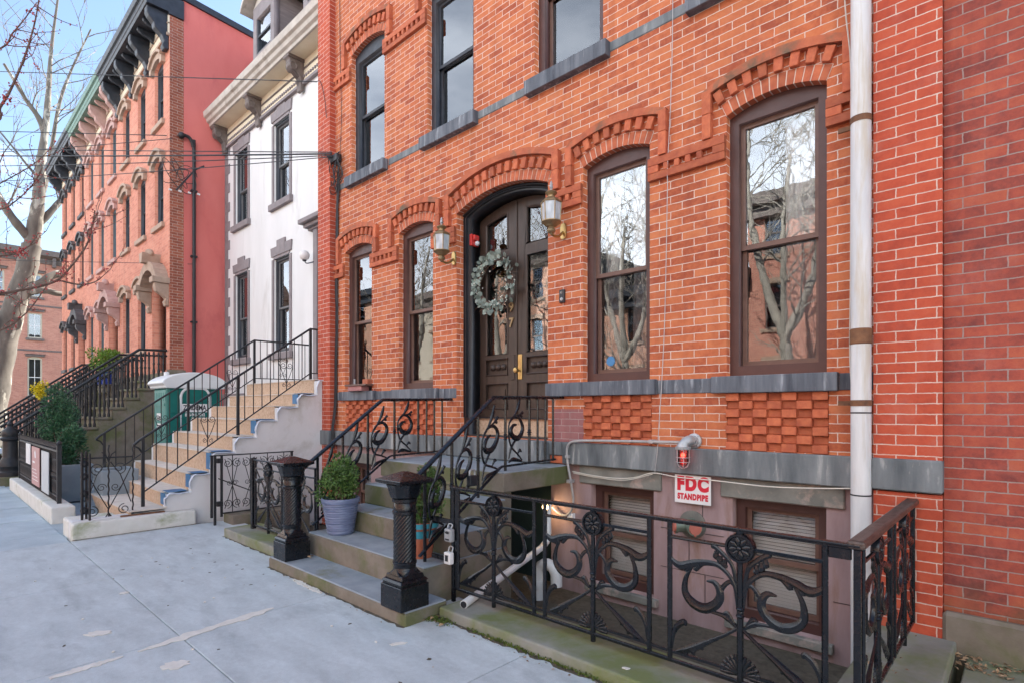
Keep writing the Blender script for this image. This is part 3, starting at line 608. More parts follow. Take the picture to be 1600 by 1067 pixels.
# double door in its arched recess
DB = 1.40
door = plate('door', archpoly(DX, DH - .002, 1.176, DZ, DR - .002), [archpoly(DX, .625, 1.19, 3.80, .13)], .12, .30, 'jamb', house)
g = MB()
for s in (-1, 1):
    for o_, w_ in ((.660, .022), (.690, .014)): g.box(DX + s * o_ - w_ / 2, DX + s * o_ + w_ / 2, .098, .125, 1.40, DZ - .02)
for r_, dd in ((.0, .1), (.035, .108)):
    a_ = arc(DX, .70 - r_, DZ - r_ * .6, DR - .012, 26)
    g.sweep([(x, dd, z) for x, z in a_], .012, 6)
g.box(DX - .625, DX - .612, .30, .33, DB, 3.8); g.box(DX + .612, DX + .625, .30, .33, DB, 3.8)
g.build('door_moulding', 'jamb', door, smooth=True)
for s in (-1, 1):
    x0, x1 = (DX - .622, DX - .004) if s < 0 else (DX + .004, DX + .622)
    gx0, gx1 = (DX - .50, DX - .145) if s < 0 else (DX + .155, DX + .50)
    rr = (.625 ** 2 + .13 ** 2) / .26; zt = lambda x: 3.80 + .13 - rr + math.sqrt(rr * rr - (x - DX) ** 2)
    n = 8; top = [(x1 + (x0 - x1) * i / n, zt(x1 + (x0 - x1) * i / n) - .004) for i in range(n + 1)]
    gt = [(gx1 + (gx0 - gx1) * i / n, zt(gx1 + (gx0 - gx1) * i / n) - .125) for i in range(n + 1)]
    up = [(gx0, 3.385), (gx1, 3.385)] + gt; lo = rect(gx0, gx1, 2.15, 3.25)
    pn = [rect(gx0, gx1, 1.905, 2.095), rect(gx0, gx1, 1.50, 1.80)]
    leaf = plate('door_leaf', [(x0, DB), (x1, DB)] + top, [up, lo] + pn, .30, .345, 'door', house, bevel=.004)
    MB().prism(up, .325, .331).prism(lo, .325, .331).build('pane', 'glass', leaf)
    g = MB()
    for p in (lo, pn[0], pn[1], up):
        g.sweep([(q[0], .302, q[1]) for q in p], .013, 6, closed=True)
    g.build('bead', 'door', leaf, smooth=True)
    g = MB()
    for p in pn: g.box(p[0][0] - .01, p[1][0] + .01, .328, .343, p[0][1] - .01, p[2][1] + .01)
    g.box(gx0 + .06, gx1 - .06, .318, .329, 1.56, 1.74)
    for k in range(3): 
        xx = gx0 + (gx1 - gx0) * (.25 + .25 * k); g.ball((xx, .322, 2.0), .038, 14, 8); 
        g.sweep([(xx + .034 * math.cos(q), .312, 2.0 + .034 * math.sin(q)) for q in [2 * math.pi * i / 14 for i in range(14)]], .006, 5, closed=True)
    g.build('raised_panel', 'door', leaf, smooth=True, ang=30)
    if s > 0:
        g = MB(); g.box(DX + .025, DX + .085, .288, .305, 1.84, 2.13); g.build('lock_plate', 'brass', leaf, bevel=.004)
        g = MB(); m_ = Matrix.Rotation(R(90), 4, 'X')
        g.lathe([(.012, 0), (.012, .035), (.03, .045), (.036, .062), (.028, .08), (.004, .086)], (DX + .052, .29, 1.945), 14, m=m_); g.build('door_knob', 'brass', leaf, smooth=True)
    else:
        g = MB(); g.box(DX - .085, DX - .03, .290, .305, 1.84, 2.13); g.build('lock_plate', 'door', leaf, bevel=.004)
        text('house_number', '9', .15, 'old_brass', leaf, (DX - .082, .292, 2.68), (1, 0, 0), (0, 0, 1), .012, .003)
        text('house_number', '7', .15, 'old_brass', leaf, (DX - .082, .292, 2.50), (1, 0, 0), (0, 0, 1), .012, .003)
g = MB(); g.box(DX - .012, DX + .012, .286, .302, DB, 3.9); g.build('meeting_bead', 'door', house, bevel=.004)
MB().box(DX - .62, DX + .62, .285, .345, 1.192, DB - .013).build('kick_board', 'osb', house)
MB().box(DX - .63, DX + .63, .25, .36, DB - .012, DB).build('door_saddle', 'jamb', house)
MB().box(DX - DH - .02, DX + DH + .05, -.16, .42, .95, 1.174).build('threshold', 'table_stone', house, bevel=.01)
# door to the cellar below the landing
MB().box(-4.3, -3.62, .12, .16, -.45, .72).build('cellar_door', 'teal_door', house)

# ------------------------------------------------------------------ stone stoop of the main house
st = thing('stone_stoop', 'mossy brownstone stoop of four broad steps rising to the black double door', 'stoop', (-4.3, -1.2, 0))
def step(x0, x1, y0, y1, z0, z1, par=st, nm='step', lip=.0):
    o = MB().box(x0, x1, y0, y1, z0, z1 - .012).build(nm, 'brownstone', par, bevel=.008)
    MB().box(x0 + .004, x1 - .004, y0 + .005, y1, z1 - .014, z1).build('tread', 'tread', o, bevel=.006)
step(-5.30, -3.14, -2.165, -1.79, -.2, .10)
step(-5.15, -3.34, -1.85, -.96, -.45, .305)
step(-5.15, -3.34, -1.51, -.955, .306, .507)
step(-5.15, -3.34, -1.22, -.95, .508, .715)
step(-5.26, -3.37, -.95, -.005, .765, .945, nm='landing')
MB().box(-5.2, -5.05, -.949, -.02, -.45, .764).build('side_wall', 'mauve', st)
MB().box(-5.04, -3.42, -.949, -.80, -.45, .764).build('side_wall', 'brownstone', st)

# stoop railings
def inplane(axis, c):
    return (lambda u, z: Vector((c, u, z))) if axis == 'x' else (lambda u, z: Vector((u, c, z)))
SM = [(.71, .04), (.48, .15), (.21, .27), (.10, .45), (.12, .62), (.31, .72), (.56, .70), (.72, .58), (.69, .47), (.52, .39), (.30, .42), (.19, .51), (.30, .59), (.45, .60)]
def stoop_scroll(mb, P, y0, y1, f0, f1, nrm):
    """C-scroll between two posts; f0,f1 = (bottom, top) heights at the two posts"""
    def Q(u, v):
        b = f0[0] + (f1[0] - f0[0]) * u; t = f0[1] + (f1[1] - f0[1]) * u
        return P(y0 + (y1 - y0) * u, b + (t - b) * v)
    def sw_(pts, rs, n=4):
        q = smooth_path([Q(*p) for p in pts], n); mb.sweep(q, interp(rs, len(q)), 6, sx=.8, sy=1.25, up=nrm)
    sw_(SM, [.006, .008, .009, .009, .008, .009, .012, .017, .020, .022, .022, .020, .014, .007])
    sw_([(.6, .99), (.52, .87), (.37, .75), (.13, .63)], [.009, .017, .010, .006]); sw_([(.37, .73), (.58, .745), (.74, .79)], [.006, .008, .013])
    sw_([(.60, .745), (.70, .72)], [.006, .011], 2)
    sw_([(.52, .40), (.36, .34), (.20, .24), (.10, .08)], [.006, .010, .012, .006]); sw_([(.1, .03), (.3, .07), (.7, .025)], [.006, .016, .006]); sw_([(.5, .15), (.6, .2), (.68, .17)], [.006, .014, .005])
def stoop_rail(x, label):
    t = thing('stoop_railing', label, 'railing', (x, -1, 0), 'scrolled railings of the stone stoop')
    P = inplane('x', x); nrm = (1, 0, 0)
    top = [(-1.97, .868), (-1.03, 1.572), (-.985, 1.6), (-.005, 1.615)]
    g = MB(); g.sweep([P(*p) for p in top], .023, 8, sx=1.3, sy=.8, up=(1, 0, 0)); g.build('handrail', 'iron', t, smooth=True)
    bot = [(-1.80, .36), (-.905, .975), (-.88, .985), (-.12, 1.0)]
    g = MB(); g.sweep([P(*p) for p in bot], .011, 6, sx=1.6, sy=1, up=(1, 0, 0)); g.build('bottom_rail', 'iron', t)
    TZ = lambda y: .868 + (y + 1.97) * .749 if y < -.985 else 1.60 + (y + .985) * .0153
    BZ = lambda y: .36 + (y + 1.80) * .687 if y < -.905 else .985 + (y + .88) * .02
    ys = [-1.744, -1.467, -1.172, -.834, -.506, -.385, -.269, -.15]
    for i, y in enumerate(ys):
        g = MB(); b = BZ(y) - (.05 if i < 4 else 0); r_ = .014 if i < 5 else .012; tz = TZ(y)
        if i == 0: b = .31
        g.sweep([P(y, b), P(y, tz)], r_, 8); 
        if i < 5:
            zm = b + (tz - b) * .47
            for dz, rr in ((-.02, .019), (0, .024), (.02, .019)): g.lathe([(rr * .7, -.008), (rr, 0), (rr * .7, .008)], P(y, zm + dz), 8)
        g.build('baluster', 'iron', t, smooth=True)
    for i in range(4):
        y0, y1 = ys[i] + .014, ys[i + 1] - .014
        g = MB(); stoop_scroll(g, P, y0, y1, (BZ(y0) + .012, TZ(y0) - .012), (BZ(y1) + .012, TZ(y1) - .012), nrm)
        g.build('scroll', 'iron', t, smooth=True, ang=60)
    return t
rl = stoop_rail(-5.16, 'scrolled iron railing up the left side of the stone stoop, behind the blue pot')
dup(rl, (1.70, 0, 0), 'scrolled iron railing up the right side of the stone stoop, carrying a padlock')

def newel(x, y, label, tilt=0):
    t = thing('newel_post', label, 'newel post', (x, y, .1), 'cast iron newel posts of the stone stoop')
    q = math.pi / 4; s2 = math.sqrt(2)
    g = MB(); B = lambda w0, z0, w1, z1: g.lathe([(w0 * s2, z0), (w1 * s2, z1)], (x, y, .1), 4, q)
    B(.122, 0, .122, .165); B(.112, .1651, .112, .185); B(.122, .1851, .105, .205); B(.10, .2051, .092, .235)
    for a in range(4):
        m_ = Matrix.Rotation(a * math.pi / 2, 4, 'Z')
        g.add([m_ @ Vector((x_, y_, z_)) + Vector((x, y, .1)) for x_, y_, z_ in ((-.06, -.094, .235), (.06, -.094, .235), (0, -.075, .285), (-.06, -.06, .235), (.06, -.06, .235))], [(0, 1, 2), (3, 2, 4), (0, 2, 3), (1, 4, 2)])
    g.build('base', 'iron', t, bevel=.004)
    g = MB()
    g.lathe([(.085, .23), (.085, .262), (.080, .268), (.080, .30), (.086, .305), (.086, .318), (.078, .324)], (x, y, .1), 24)
    g.lathe([(.079, .322 + i * .33 / 60) for i in range(61)], (x, y, .1), 108, rf=lambda a, z: 1 + .055 * (.5 + .5 * math.cos(18 * (a - z * 11.5))) ** 3 - .03)
    g.lathe([(.080, .652), (.088, .658), (.088, .678), (.080, .684), (.080, .735), (.078, .738), (.089, .744), (.089, .765), (.078, .77)], (x, y, .1), 24)
    g.build('twisted_shaft', 'iron', t, smooth=True, ang=50)
    g = MB(); o8 = math.pi / 8
    g.lathe([(.085, .77), (.102, .775), (.112, .80), (.122, .845), (.135, .87)], (x, y, .1), 8, o8)
    g.lathe([(.118 * s2, .871), (.150 * s2, .885), (.150 * s2, .905), (.02 * s2, .955)], (x, y, .1), 4, q)
    g.build('cap', 'iron', t, bevel=.003)
    return t
nl = newel(-3.268, -2.075, 'black iron newel post with twisted shaft at the right foot of the stone stoop')
dup(nl, (-1.83, .04, 0), 'black iron newel post with twisted shaft at the left foot of the stone stoop')

# ------------------------------------------------------------------ ornamental area fence
def panel(P, uc, hw, nrm, par, name='ornamental_panel', zb=.155, zt=.90, post=True):
    g = MB()
    def sw_(pts, rs, n=5, sx=.7, sy=1.3):
        for s in (-1, 1):
            q = smooth_path([P(uc - s * a * hw / .375, z) for a, z in pts], n) if len(pts) > 2 else [P(uc - s * a * hw / .375, z) for a, z in pts]
            g.sweep(q, interp(rs, len(q)), 12, sx=sx, sy=sy, up=nrm, flute=.20)
    neg = lambda L: [(-a, z) for a, z in L]
    sw_(neg([(-.012, .50), (-.018, .57), (-.03, .626), (-.063, .672), (-.114, .705), (-.176, .706), (-.251, .687), (-.311, .664), (-.357, .682), (-.374, .712)]), [.006, .009, .010, .010, .011, .013, .017, .019, .013, .006])
    sw_(neg([(-.235, .69), (-.262, .672), (-.285, .64), (-.262, .662)]), [.006, .012, .009, .004], 3)
    sw_(neg([(-.18, .702), (-.215, .68), (-.232, .655), (-.218, .668)]), [.006, .012, .010, .004], 3)
    sw_(neg([(-.250, .672), (-.283, .605), (-.288, .530), (-.246, .481), (-.186, .467), (-.134, .492), (-.103, .535), (-.104, .580), (-.130, .612), (-.171, .612)]), [.006, .010, .015, .020, .021, .020, .019, .017, .012, .004])
    sw_(neg([(-.108, .545), (-.085, .60), (-.053, .632), (-.035, .62)]), [.011, .010, .009, .004])
    sw_(neg([(-.190, .462), (-.103, .457), (-.063, .448), (-.014, .412)]), [.007, .008, .013, .006])
    sw_(neg([(-.03, .43), (-.062, .47), (-.085, .465)]), [.006, .012, .004], 3)
    sw_(neg([(-.014, .408), (-.083, .355), (-.165, .300), (-.251, .240), (-.339, .198)]), [.007, .008, .012, .019, .007])
    for a, z in ((-.20, .262), (-.245, .222), (-.285, .205)): sw_(neg([(a + .02, z + .03), (a, z), (a + .012, z - .012)]), [.006, .011, .004], 3)
    sw_(neg([(-.365, .214), (-.353, .292), (-.328, .342), (-.292, .368), (-.285, .350)]), [.007, .010, .014, .013, .005])
    sw_(neg([(-.016, .60), (-.036, .707), (-.073, .755), (-.132, .798), (-.140, .785)]), [.007, .009, .010, .012, .004])
    for a, z in ((-.075, .74), (-.098, .755), (-.118, .775)): sw_(neg([(a, z), (a - .004, z - .028), (a + .012, z - .036)]), [.009, .013, .006], 3)
    sw_(neg([(-.374, .812), (-.06, .812)]), [.010, .010], sx=1, sy=1)
    g.build(name, 'iron', par, smooth=True, ang=35)
    g = MB(); c = P(uc, 0)
    g.sweep([P(uc, .10), P(uc, .44)], .016, 8); g.sweep([P(uc, .44), P(uc, .76)], [.016, .013], 8); g.sweep([P(uc, .865), P(uc, zt)], [.014, .022], 8)
    for z, r_ in ((.475, .022), (.492, .018), (.51, .022)): g.lathe([(r_ * .75, -.009), (r_, 0), (r_ * .75, .009)], P(uc, z), 10)
    for i in range(13):       # fan palmette at the foot
        a = math.pi * i / 12; e = P(uc + .10 * math.cos(a), .175 + .105 * math.sin(a)); b = P(uc + .012 * math.cos(a), .18 + .012 * math.sin(a))
        g.sweep([b, (b + e) / 2, e], [.005, .010, .007], 6, sx=.8, sy=1.2, up=nrm)
    q = [P(uc + .082 * math.cos(math.pi * i / 14), .175 + .086 * math.sin(math.pi * i / 14)) for i in range(15)]; g.sweep(q, .006, 6)
    g.build('stem', 'iron', par, smooth=True, ang=60)
    n3 = Vector(nrm); c = P(uc, .811); rot = Vector((0, 0, 1)).rotation_difference(n3).to_matrix().to_4x4()
    g = MB(); g.lathe([(.004, -.019), (.074, -.017), (.074, .008), (.070, .019), (.060, .019), (.056, .010), (.004, .009)], c, 28, m=rot)
    g.ball(c + n3 * .013, .013, 10, 6)
    u3 = (P(uc + 1, 0) - P(uc, 0))
    for i in range(8):
        a = 2 * math.pi * i / 8 + .2; d = u3 * math.cos(a) + Vector((0, 0, 1)) * math.sin(a)
        g.sweep([c + n3 * .014 + d * .014, c + n3 * .016 + d * .036, c + n3 * .012 + d * .055], [.004, .013, .004], 6, sx=.5, sy=1, up=nrm)
    g.build('rosette', 'iron', par, smooth=True)
    if post:
        for s in (-1, 1): MB().sweep([P(uc + s * hw, .14), P(uc + s * hw, zt)], .014, 8).build('post', 'iron', par, smooth=True)

FY = -1.67
fn = thing('area_fence', 'black ornamental iron fence with three flower rosettes, right of the stone stoop', 'fence', (-1.9, FY, .1))
P = inplane('y', FY); nrm = (0, -1, 0)
for c in (-2.775, -1.93, -1.052): panel(P, c, .377, nrm, fn)
g = MB(); g.box(-3.22, -.535, FY - .022, FY + .022, .90, .912); g.box(-3.22, -.535, FY - .012, FY + .012, .888, .901); g.build('top_rail', 'iron', fn, bevel=.004, seg=2)
g = MB(); g.box(-3.2, -.545, FY - .010, FY + .010, .135, .155); g.build('bottom_rail', 'iron', fn, bevel=.003)
g = MB(); g.box(-3.15, -.665, FY - .006, FY + .006, .186, .200); g.build('lower_bar', 'iron', fn)
for x in (-3.205, -3.165): MB().box(x - .014, x + .014, FY - .014, FY + .014, .04 if x < -3.2 else .14, .89).build('post', 'iron', fn, bevel=.003)
MB().box(-.562, -.534, FY - .014, FY + .014, .09, .89).build('post', 'iron', fn, bevel=.003)
for a_, b_, c_, d_ in ((-.66, -.57, .84, .889), (-3.46, -3.2, .62, .66), (-3.46, -3.2, .33, .365)): MB().box(a_, b_, FY - .01, FY + .006, c_, d_).build('latch_bar', 'iron', fn, bevel=.003)

sf = thing('area_fence', 'short black iron fence with a worn dark handrail running to the brick pier', 'fence', (-.548, -.9, .1))
P = inplane('x', -.548); nrm = (1, 0, 0)
for c in (-1.24, -.46): panel(P, c, .34, nrm, sf)
MB().box(-.585, -.515, FY - .02, -.105, .892, .93).build('handrail', 'worn_rail', sf, bevel=.012, seg=2)
MB().box(-.558, -.538, FY + .02, -.12, .135, .155).build('bottom_rail', 'iron', sf, bevel=.003)

lf = thing('area_fence', 'black ornamental iron fence panels left of the stone stoop, behind the left newel post', 'fence', (-6, -1.75, .1))
P = inplane('y', -1.75); nrm = (0, -1, 0)
for c in (-6.27, -5.52): panel(P, c, .345 if c < -6 else .33, nrm, lf)
MB().box(-6.66, -5.17, -1.77, -1.73, .90, .915).build('top_rail', 'iron', lf, bevel=.004)
MB().box(-6.66, -5.17, -1.76, -1.74, .135, .155).build('bottom_rail', 'iron', lf, bevel=.003)
MB().box(-6.70, -6.65, -1.775, -1.725, .08, .93).build('post', 'iron', lf, bevel=.004)
MB().sweep([(-6.63, -1.75, .82), (-5.9, -1.74, .17)], .009, 6).build('brace', 'iron', lf)

def coil(g, P, c, r0, r1, turns, a0, rad, nrm, sgn=1, n=26):
    q = []
    for i in range(n):
        f = i / (n - 1); a = a0 + sgn * f * turns * 2 * math.pi; r_ = r0 + (r1 - r0) * f; q.append(P(c[0] + r_ * math.cos(a), c[1] + r_ * math.sin(a)))
    g.sweep(q, rad, 5, up=nrm)
ag = thing('area_gate', 'thin black wrought iron side fence with coiled scrolls against the white stoop wall', 'fence', (-7.7, -1.4, .1))
P = inplane('x', -7.7); nrm = (1, 0, 0)
for y in (-1.86, -1.82, -1.74, -.80): MB().box(-7.714, -7.686, y - .013, y + .013, -.05 if y == -1.82 else .1, .90).build('post', 'iron_dull', ag)
MB().box(-7.715, -7.685, -1.88, -.78, .89, .905).build('top_rail', 'iron_dull', ag); MB().box(-7.71, -7.69, -1.75, -.78, .135, .15).build('bottom_rail', 'iron_dull', ag)
for k in range(4):
    y0 = -1.72 + k * .23; yc = y0 + .115
    g = MB(); g.sweep([P(yc, .15), P(yc, .89)], .006, 6); g.sweep([P(y0 + .02, .2), P(yc, .5), P(y0 + .2, .85)], .005, 5); g.sweep([P(y0 + .2, .2), P(yc, .5), P(y0 + .02, .85)], .005, 5)
    for s in (-1, 1):
        coil(g, P, (yc + s * .06, .79), .062, .012, 1.5, math.pi / 2, .005, nrm, s); coil(g, P, (yc + s * .04, .53), .034, .008, 1.4, 0, .004, nrm, s); coil(g, P, (yc + s * .06, .26), .062, .012, 1.5, -math.pi / 2, .005, nrm, -s)
    g.build('scroll_panel', 'iron_dull', ag)
MB().sweep([P(-1.78, .6), P(-.95, .2)], .008, 6).build('brace', 'iron_dull', ag)
for z in (.80, .24): MB().box(-7.73, -7.67, -1.80, -1.73, z, z + .06).build('hinge', 'iron_dull', ag)

# copings the fences stand on
def coping(x0, x1, y0, y1, z0, z1, label, m='mossy_coping', bv=.012):
    o = MB().box(x0, x1, y0, y1, z0, z1).build('coping_stone', m, None, bevel=bv, seg=2); tag(o, label, 'kerb'); return o
coping(-3.12, -.33, -1.885, -1.46, -.4, .075, 'mossy green coping stone under the three-rosette fence beside the pavement')
coping(-.74, -.33, -1.455, -.10, -.4, .074, 'green coping stone under the worn wood handrail, running back to the brick pier')
coping(-6.95, -5.31, -1.98, -1.55, -.4, .10, 'mossy coping stone under fence left of the stoop, beside the left newel post')
coping(-7.86, -7.55, -1.66, -.6, -.4, .12, 'brown coping stone under the thin scrolled gate beside the white stoop', 'brownstone')

# ------------------------------------------------------------------ plants and pots on the stoop
def foliage(c, rx, ry, rz, n, l, w, mat, par, name='foliage', lobes=9, seed=1, up=.25, fill=.35):
    rr = random.Random(seed); g = MB(); c = Vector(c)
    cl = lambda: max(-.75, min(.75, rr.gauss(0, .42)))
    L = [(Vector((cl() * rx, cl() * ry, cl() * rz)), rr.uniform(.42, .62)) for _ in range(lobes)]
    st_ = random.getstate(); random.seed(seed)
    for i in range(n):
        o_, s_ = rr.choice(L); d = Vector((rr.gauss(0, 1), rr.gauss(0, 1), rr.gauss(0, 1))).normalized()
        rad = s_ * (rr.random() ** fill)
        p = c + Vector((o_.x + d.x * rad * rx, o_.y + d.y * rad * ry, o_.z + d.z * rad * rz))
        g.leaf(p, d + Vector((0, 0, up)) + Vector((rr.gauss(0, .4), rr.gauss(0, .4), rr.gauss(0, .4))), w * rr.uniform(.7, 1.2), l * rr.uniform(.7, 1.3), rr.random())
    random.setstate(st_); return g.build(name, mat, par)
pp = thing('potted_shrub', 'round boxwood in a ribbed blue glazed pot on the lowest step, by the left railing', 'potted plant', (-4.86, -1.665, .306))
g = MB(); prof = [(.115, 0), (.122, .01)] + [(.122 + .048 * i / 24 + (.0025 if i % 2 else -.0015), .01 + .285 * i / 24) for i in range(25)] + [(.178, .30), (.182, .325), (.178, .345), (.166, .345), (.162, .31), (.02, .30)]
g.lathe(prof, (-4.86, -1.665, .306), 40); g.build('pot', 'pot_blue', pp, smooth=True, ang=25)
MB().lathe([(.165, .30), (.10, .318), (.01, .325)], (-4.86, -1.665, .306), 20).build('soil', 'dirt', pp, smooth=True)
foliage((-4.86, -1.665, .815), .165, .165, .20, 3900, .029, .019, 'leaf_box', pp, lobes=16, seed=3)
g = MB(); rr = random.Random(2)
for i in range(14): g.sweep([(-4.86 + rr.uniform(-.03, .03), -1.665 + rr.uniform(-.03, .03), .60), (-4.86 + rr.uniform(-.09, .09), -1.665 + rr.uniform(-.09, .09), .82)], [.006, .003], 5)
g.build('stem', 'twig', pp)
p2 = thing('potted_shrub', 'leafy shrub in a terracotta pot with a turquoise band, behind the right newel post', 'potted plant', (-3.62, -1.66, .306))
g = MB(); g.lathe([(.09, 0), (.122, .235), (.138, .238), (.142, .29), (.128, .29), (.12, .25), (.02, .24)], (-3.62, -1.66, .306), 28); g.build('pot', 'terracotta', p2, smooth=True, ang=30)
g = MB(); g.lathe([(.1165, .165), (.1245, .215), (.1255, .225), (.1185, .225)], (-3.62, -1.66, .306), 28); g.lathe([(.1445, .245), (.1455, .282), (.1385, .288), (.1385, .245)], (-3.62, -1.66, .306), 28); g.build('painted_band', 'pot_band', p2, smooth=True, ang=30)
MB().lathe([(.13, .26), (.01, .275)], (-3.62, -1.66, .306), 20).build('soil', 'dirt', p2)
foliage((-3.62, -1.66, .80), .15, .15, .22, 3600, .028, .018, 'leaf_box', p2, lobes=14, seed=8)
g = MB()
for i in range(12): g.sweep([(-3.62 + rr.uniform(-.03, .03), -1.66 + rr.uniform(-.03, .03), .57), (-3.62 + rr.uniform(-.13, .13), -1.66 + rr.uniform(-.13, .13), .84)], [.006, .003], 5)
g.build('stem', 'twig', p2)

# ------------------------------------------------------------------ lanterns, wreath, bell, alarm
def lantern(x, label):
    t = thing('wall_lantern', label, 'wall lamp', (x, 0, 3.3), 'brass lanterns either side of the door')
    cy = -.205; o6 = math.pi / 6
    g = MB(); g.prism([(x + a * .038, 3.28 + b * .082) for a, b in ((-.6, -1), (.6, -1), (1, -.55), (1, .55), (.6, 1), (-.6, 1), (-1, .55), (-1, -.55))], -.022, -.002); g.build('back_plate', 'brass', t, bevel=.008, seg=2)
    g = MB(); q = smooth_path([(x, -.02, 3.27), (x, -.09, 3.215), (x, -.17, 3.205), (x, cy, 3.25), (x, cy, 3.30)], 5); g.sweep(q, .013, 8); g.build('arm', 'brass', t, smooth=True)
    g = MB(); g.lathe([(.004, -.125), (.014, -.115), (.018, -.105), (.036, -.095), (.044, -.08), (.040, -.066), (.028, -.05), (.03, -.044), (.05, -.038), (.058, -.028), (.066, -.02), (.078, -.014), (.088, -.004), (.098, .004), (.098, .012), (.01, .014)], (x, cy, 3.32), 24); g.build('base', 'old_brass', t, smooth=True, ang=30)
    g = MB()
    for i in range(6):
        a = o6 + i * math.pi / 3; b_ = .088; c_ = .10
        g.sweep([(x + b_ * math.cos(a), cy + b_ * math.sin(a), 3.328), (x + c_ * math.cos(a), cy + c_ * math.sin(a), 3.515)], .006, 5)
    q = [(x + .102 * math.cos(o6 + i * math.pi / 3), cy + .102 * math.sin(o6 + i * math.pi / 3), 3.518) for i in range(6)]; g.sweep(q, .008, 6, closed=True)
    g.build('cage', 'old_brass', t)
    g = MB()
    for i in range(6):
        a0, a1 = o6 + i * math.pi / 3, o6 + (i + 1) * math.pi / 3
        g.add([(x + r_ * math.cos(a), cy + r_ * math.sin(a), z) for r_, a, z in ((.086, a0, 3.332), (.086, a1, 3.332), (.098, a1, 3.512), (.098, a0, 3.512))], [(0, 1, 2, 3)])
    g.build('glass', 'lamp_glass', t)
    g = MB(); g.lathe([(.106, 3.52), (.10, 3.53), (.072, 3.552), (.045, 3.566), (.038, 3.572)], (x, cy, 0), 6, o6); g.lathe([(.034, 3.565), (.034, 3.585), (.052, 3.60), (.06, 3.612), (.052, 3.622), (.03, 3.634), (.012, 3.64)], (x, cy, 0), 18); g.build('roof', 'old_brass', t, smooth=True, ang=35)
    g = MB(); g.lathe([(.014, 3.635), (.010, 3.65), (.020, 3.668), (.012, 3.69), (.016, 3.70), (.003, 3.73)], (x, cy, 0), 12); g.build('finial', 'steel', t, smooth=True)
    g = MB()
    for k in range(3):
        a = k * 2.1; g.sweep([(x + .03 * math.cos(a), cy + .03 * math.sin(a), 3.335), (x + .03 * math.cos(a), cy + .03 * math.sin(a), 3.40)], .009, 8); g.sweep([(x + .03 * math.cos(a), cy + .03 * math.sin(a), 3.40), (x + .03 * math.cos(a), cy + .03 * math.sin(a), 3.43), (x + .03 * math.cos(a), cy + .03 * math.sin(a), 3.455)], [.008, .010, .002], 8)
    g.build('candle_bulb', 'sign_white', t, smooth=True); return t
ln = lantern(-3.437, 'tarnished brass wall lantern right of the arched door, above the doorbell')
dup(ln, (-1.668, 0, .035), 'brass wall lantern left of the arched door, beside the red strobe box')
wr = thing('wreath', 'round eucalyptus wreath of grey green leaves hanging on the left door leaf', 'wreath', (-4.66, .22, 2.99))
g = MB(); rr = random.Random(5); cy = .235
for k in range(9):
    f_ = rr.uniform(0, 6); q = []
    for i in range(40):
        a = 2 * math.pi * i / 40; r_ = .255 + .018 * math.sin(3 * a + f_) + k * .003; q.append((-4.66 + r_ * math.cos(a), cy + .02 * math.cos(2 * a + f_ * 2), 2.99 + r_ * math.sin(a)))
    g.sweep(q, .005, 5, closed=True)
for i in range(60):
    a = rr.uniform(0, 6.28); r0 = .27; r1 = .27 + rr.uniform(.08, .17); a1 = a + rr.uniform(-.25, .25)
    g.sweep([(-4.66 + r0 * math.cos(a), cy - .01, 2.99 + r0 * math.sin(a)), (-4.66 + r1 * math.cos(a1), cy - rr.uniform(0, .07), 2.99 + r1 * math.sin(a1))], [.003, .0012], 4)
g.build('twig_ring', 'twig', wr, smooth=True)
g = MB()
for i in range(185):
    a = rr.uniform(0, 6.28); r_ = rr.gauss(.275, .036); c = Vector((-4.66 + r_ * math.cos(a), cy - rr.uniform(.0, .07), 2.99 + r_ * math.sin(a)))
    d = Vector((math.cos(a) + rr.gauss(0, .8), rr.uniform(-.9, .2), math.sin(a) + rr.gauss(0, .8))).normalized(); nn = Vector((rr.gauss(0, .5), -1, rr.gauss(0, .5)))
    aa = d.cross(nn).normalized(); l = rr.uniform(.045, .08); w = l * .42
    pts = [c, c + d * l * .3 + aa * w, c + d * l * .7 + aa * w * .95, c + d * l, c + d * l * .7 - aa * w * .95, c + d * l * .3 - aa * w]
    g.add(pts, [(0, 1, 2, 3, 4, 5)], rr.random())
g.build('leaves', 'leaf_euc', wr)
g = MB()
for i in range(70):
    a = rr.uniform(0, 6.28); r_ = rr.gauss(.29, .05); g.ball((-4.66 + r_ * math.cos(a), cy - rr.uniform(.03, .08), 2.99 + r_ * math.sin(a)), rr.uniform(.005, .009), 6, 4)
g.build('berries', 'berry', wr, smooth=True)
db = thing('doorbell', 'small black video doorbell on the brick right of the door, under the lantern', 'doorbell', (-3.452, 0, 2.63))
MB().box(-3.486, -3.418, -.024, 0, 2.565, 2.698).build('body', 'jamb', db, bevel=.008, seg=2)
g = MB(); g.lathe([(.018, 0), (.014, .006), (.003, .007)], (-3.452, -.024, 2.60), 16, m=Matrix.Rotation(R(90), 4, 'X')); g.build('button', 'steel', db, smooth=True)
g = MB(); g.lathe([(.014, 0), (.010, .003), (.003, .003)], (-3.452, -.0245, 2.665), 14, m=Matrix.Rotation(R(90), 4, 'X')); g.build('lens', 'glass_dim', db, smooth=True)
al = thing('alarm_strobe', 'red fire alarm strobe box on the black left door jamb', 'fire alarm', (-4.98, .2, 3.55))
MB().box(-4.985, -4.945, .13, .255, 3.475, 3.615).build('body', 'red_plastic', al, bevel=.008, seg=2)
MB().box(-4.945, -4.915, .15, .235, 3.54, 3.605).build('horn', 'red_plastic', al, bevel=.01, seg=2)
g = MB(); g.ball((-4.935, .215, 3.51), .032, 12, 8); g.build('strobe_lens', 'lamp_glass', al, smooth=True)

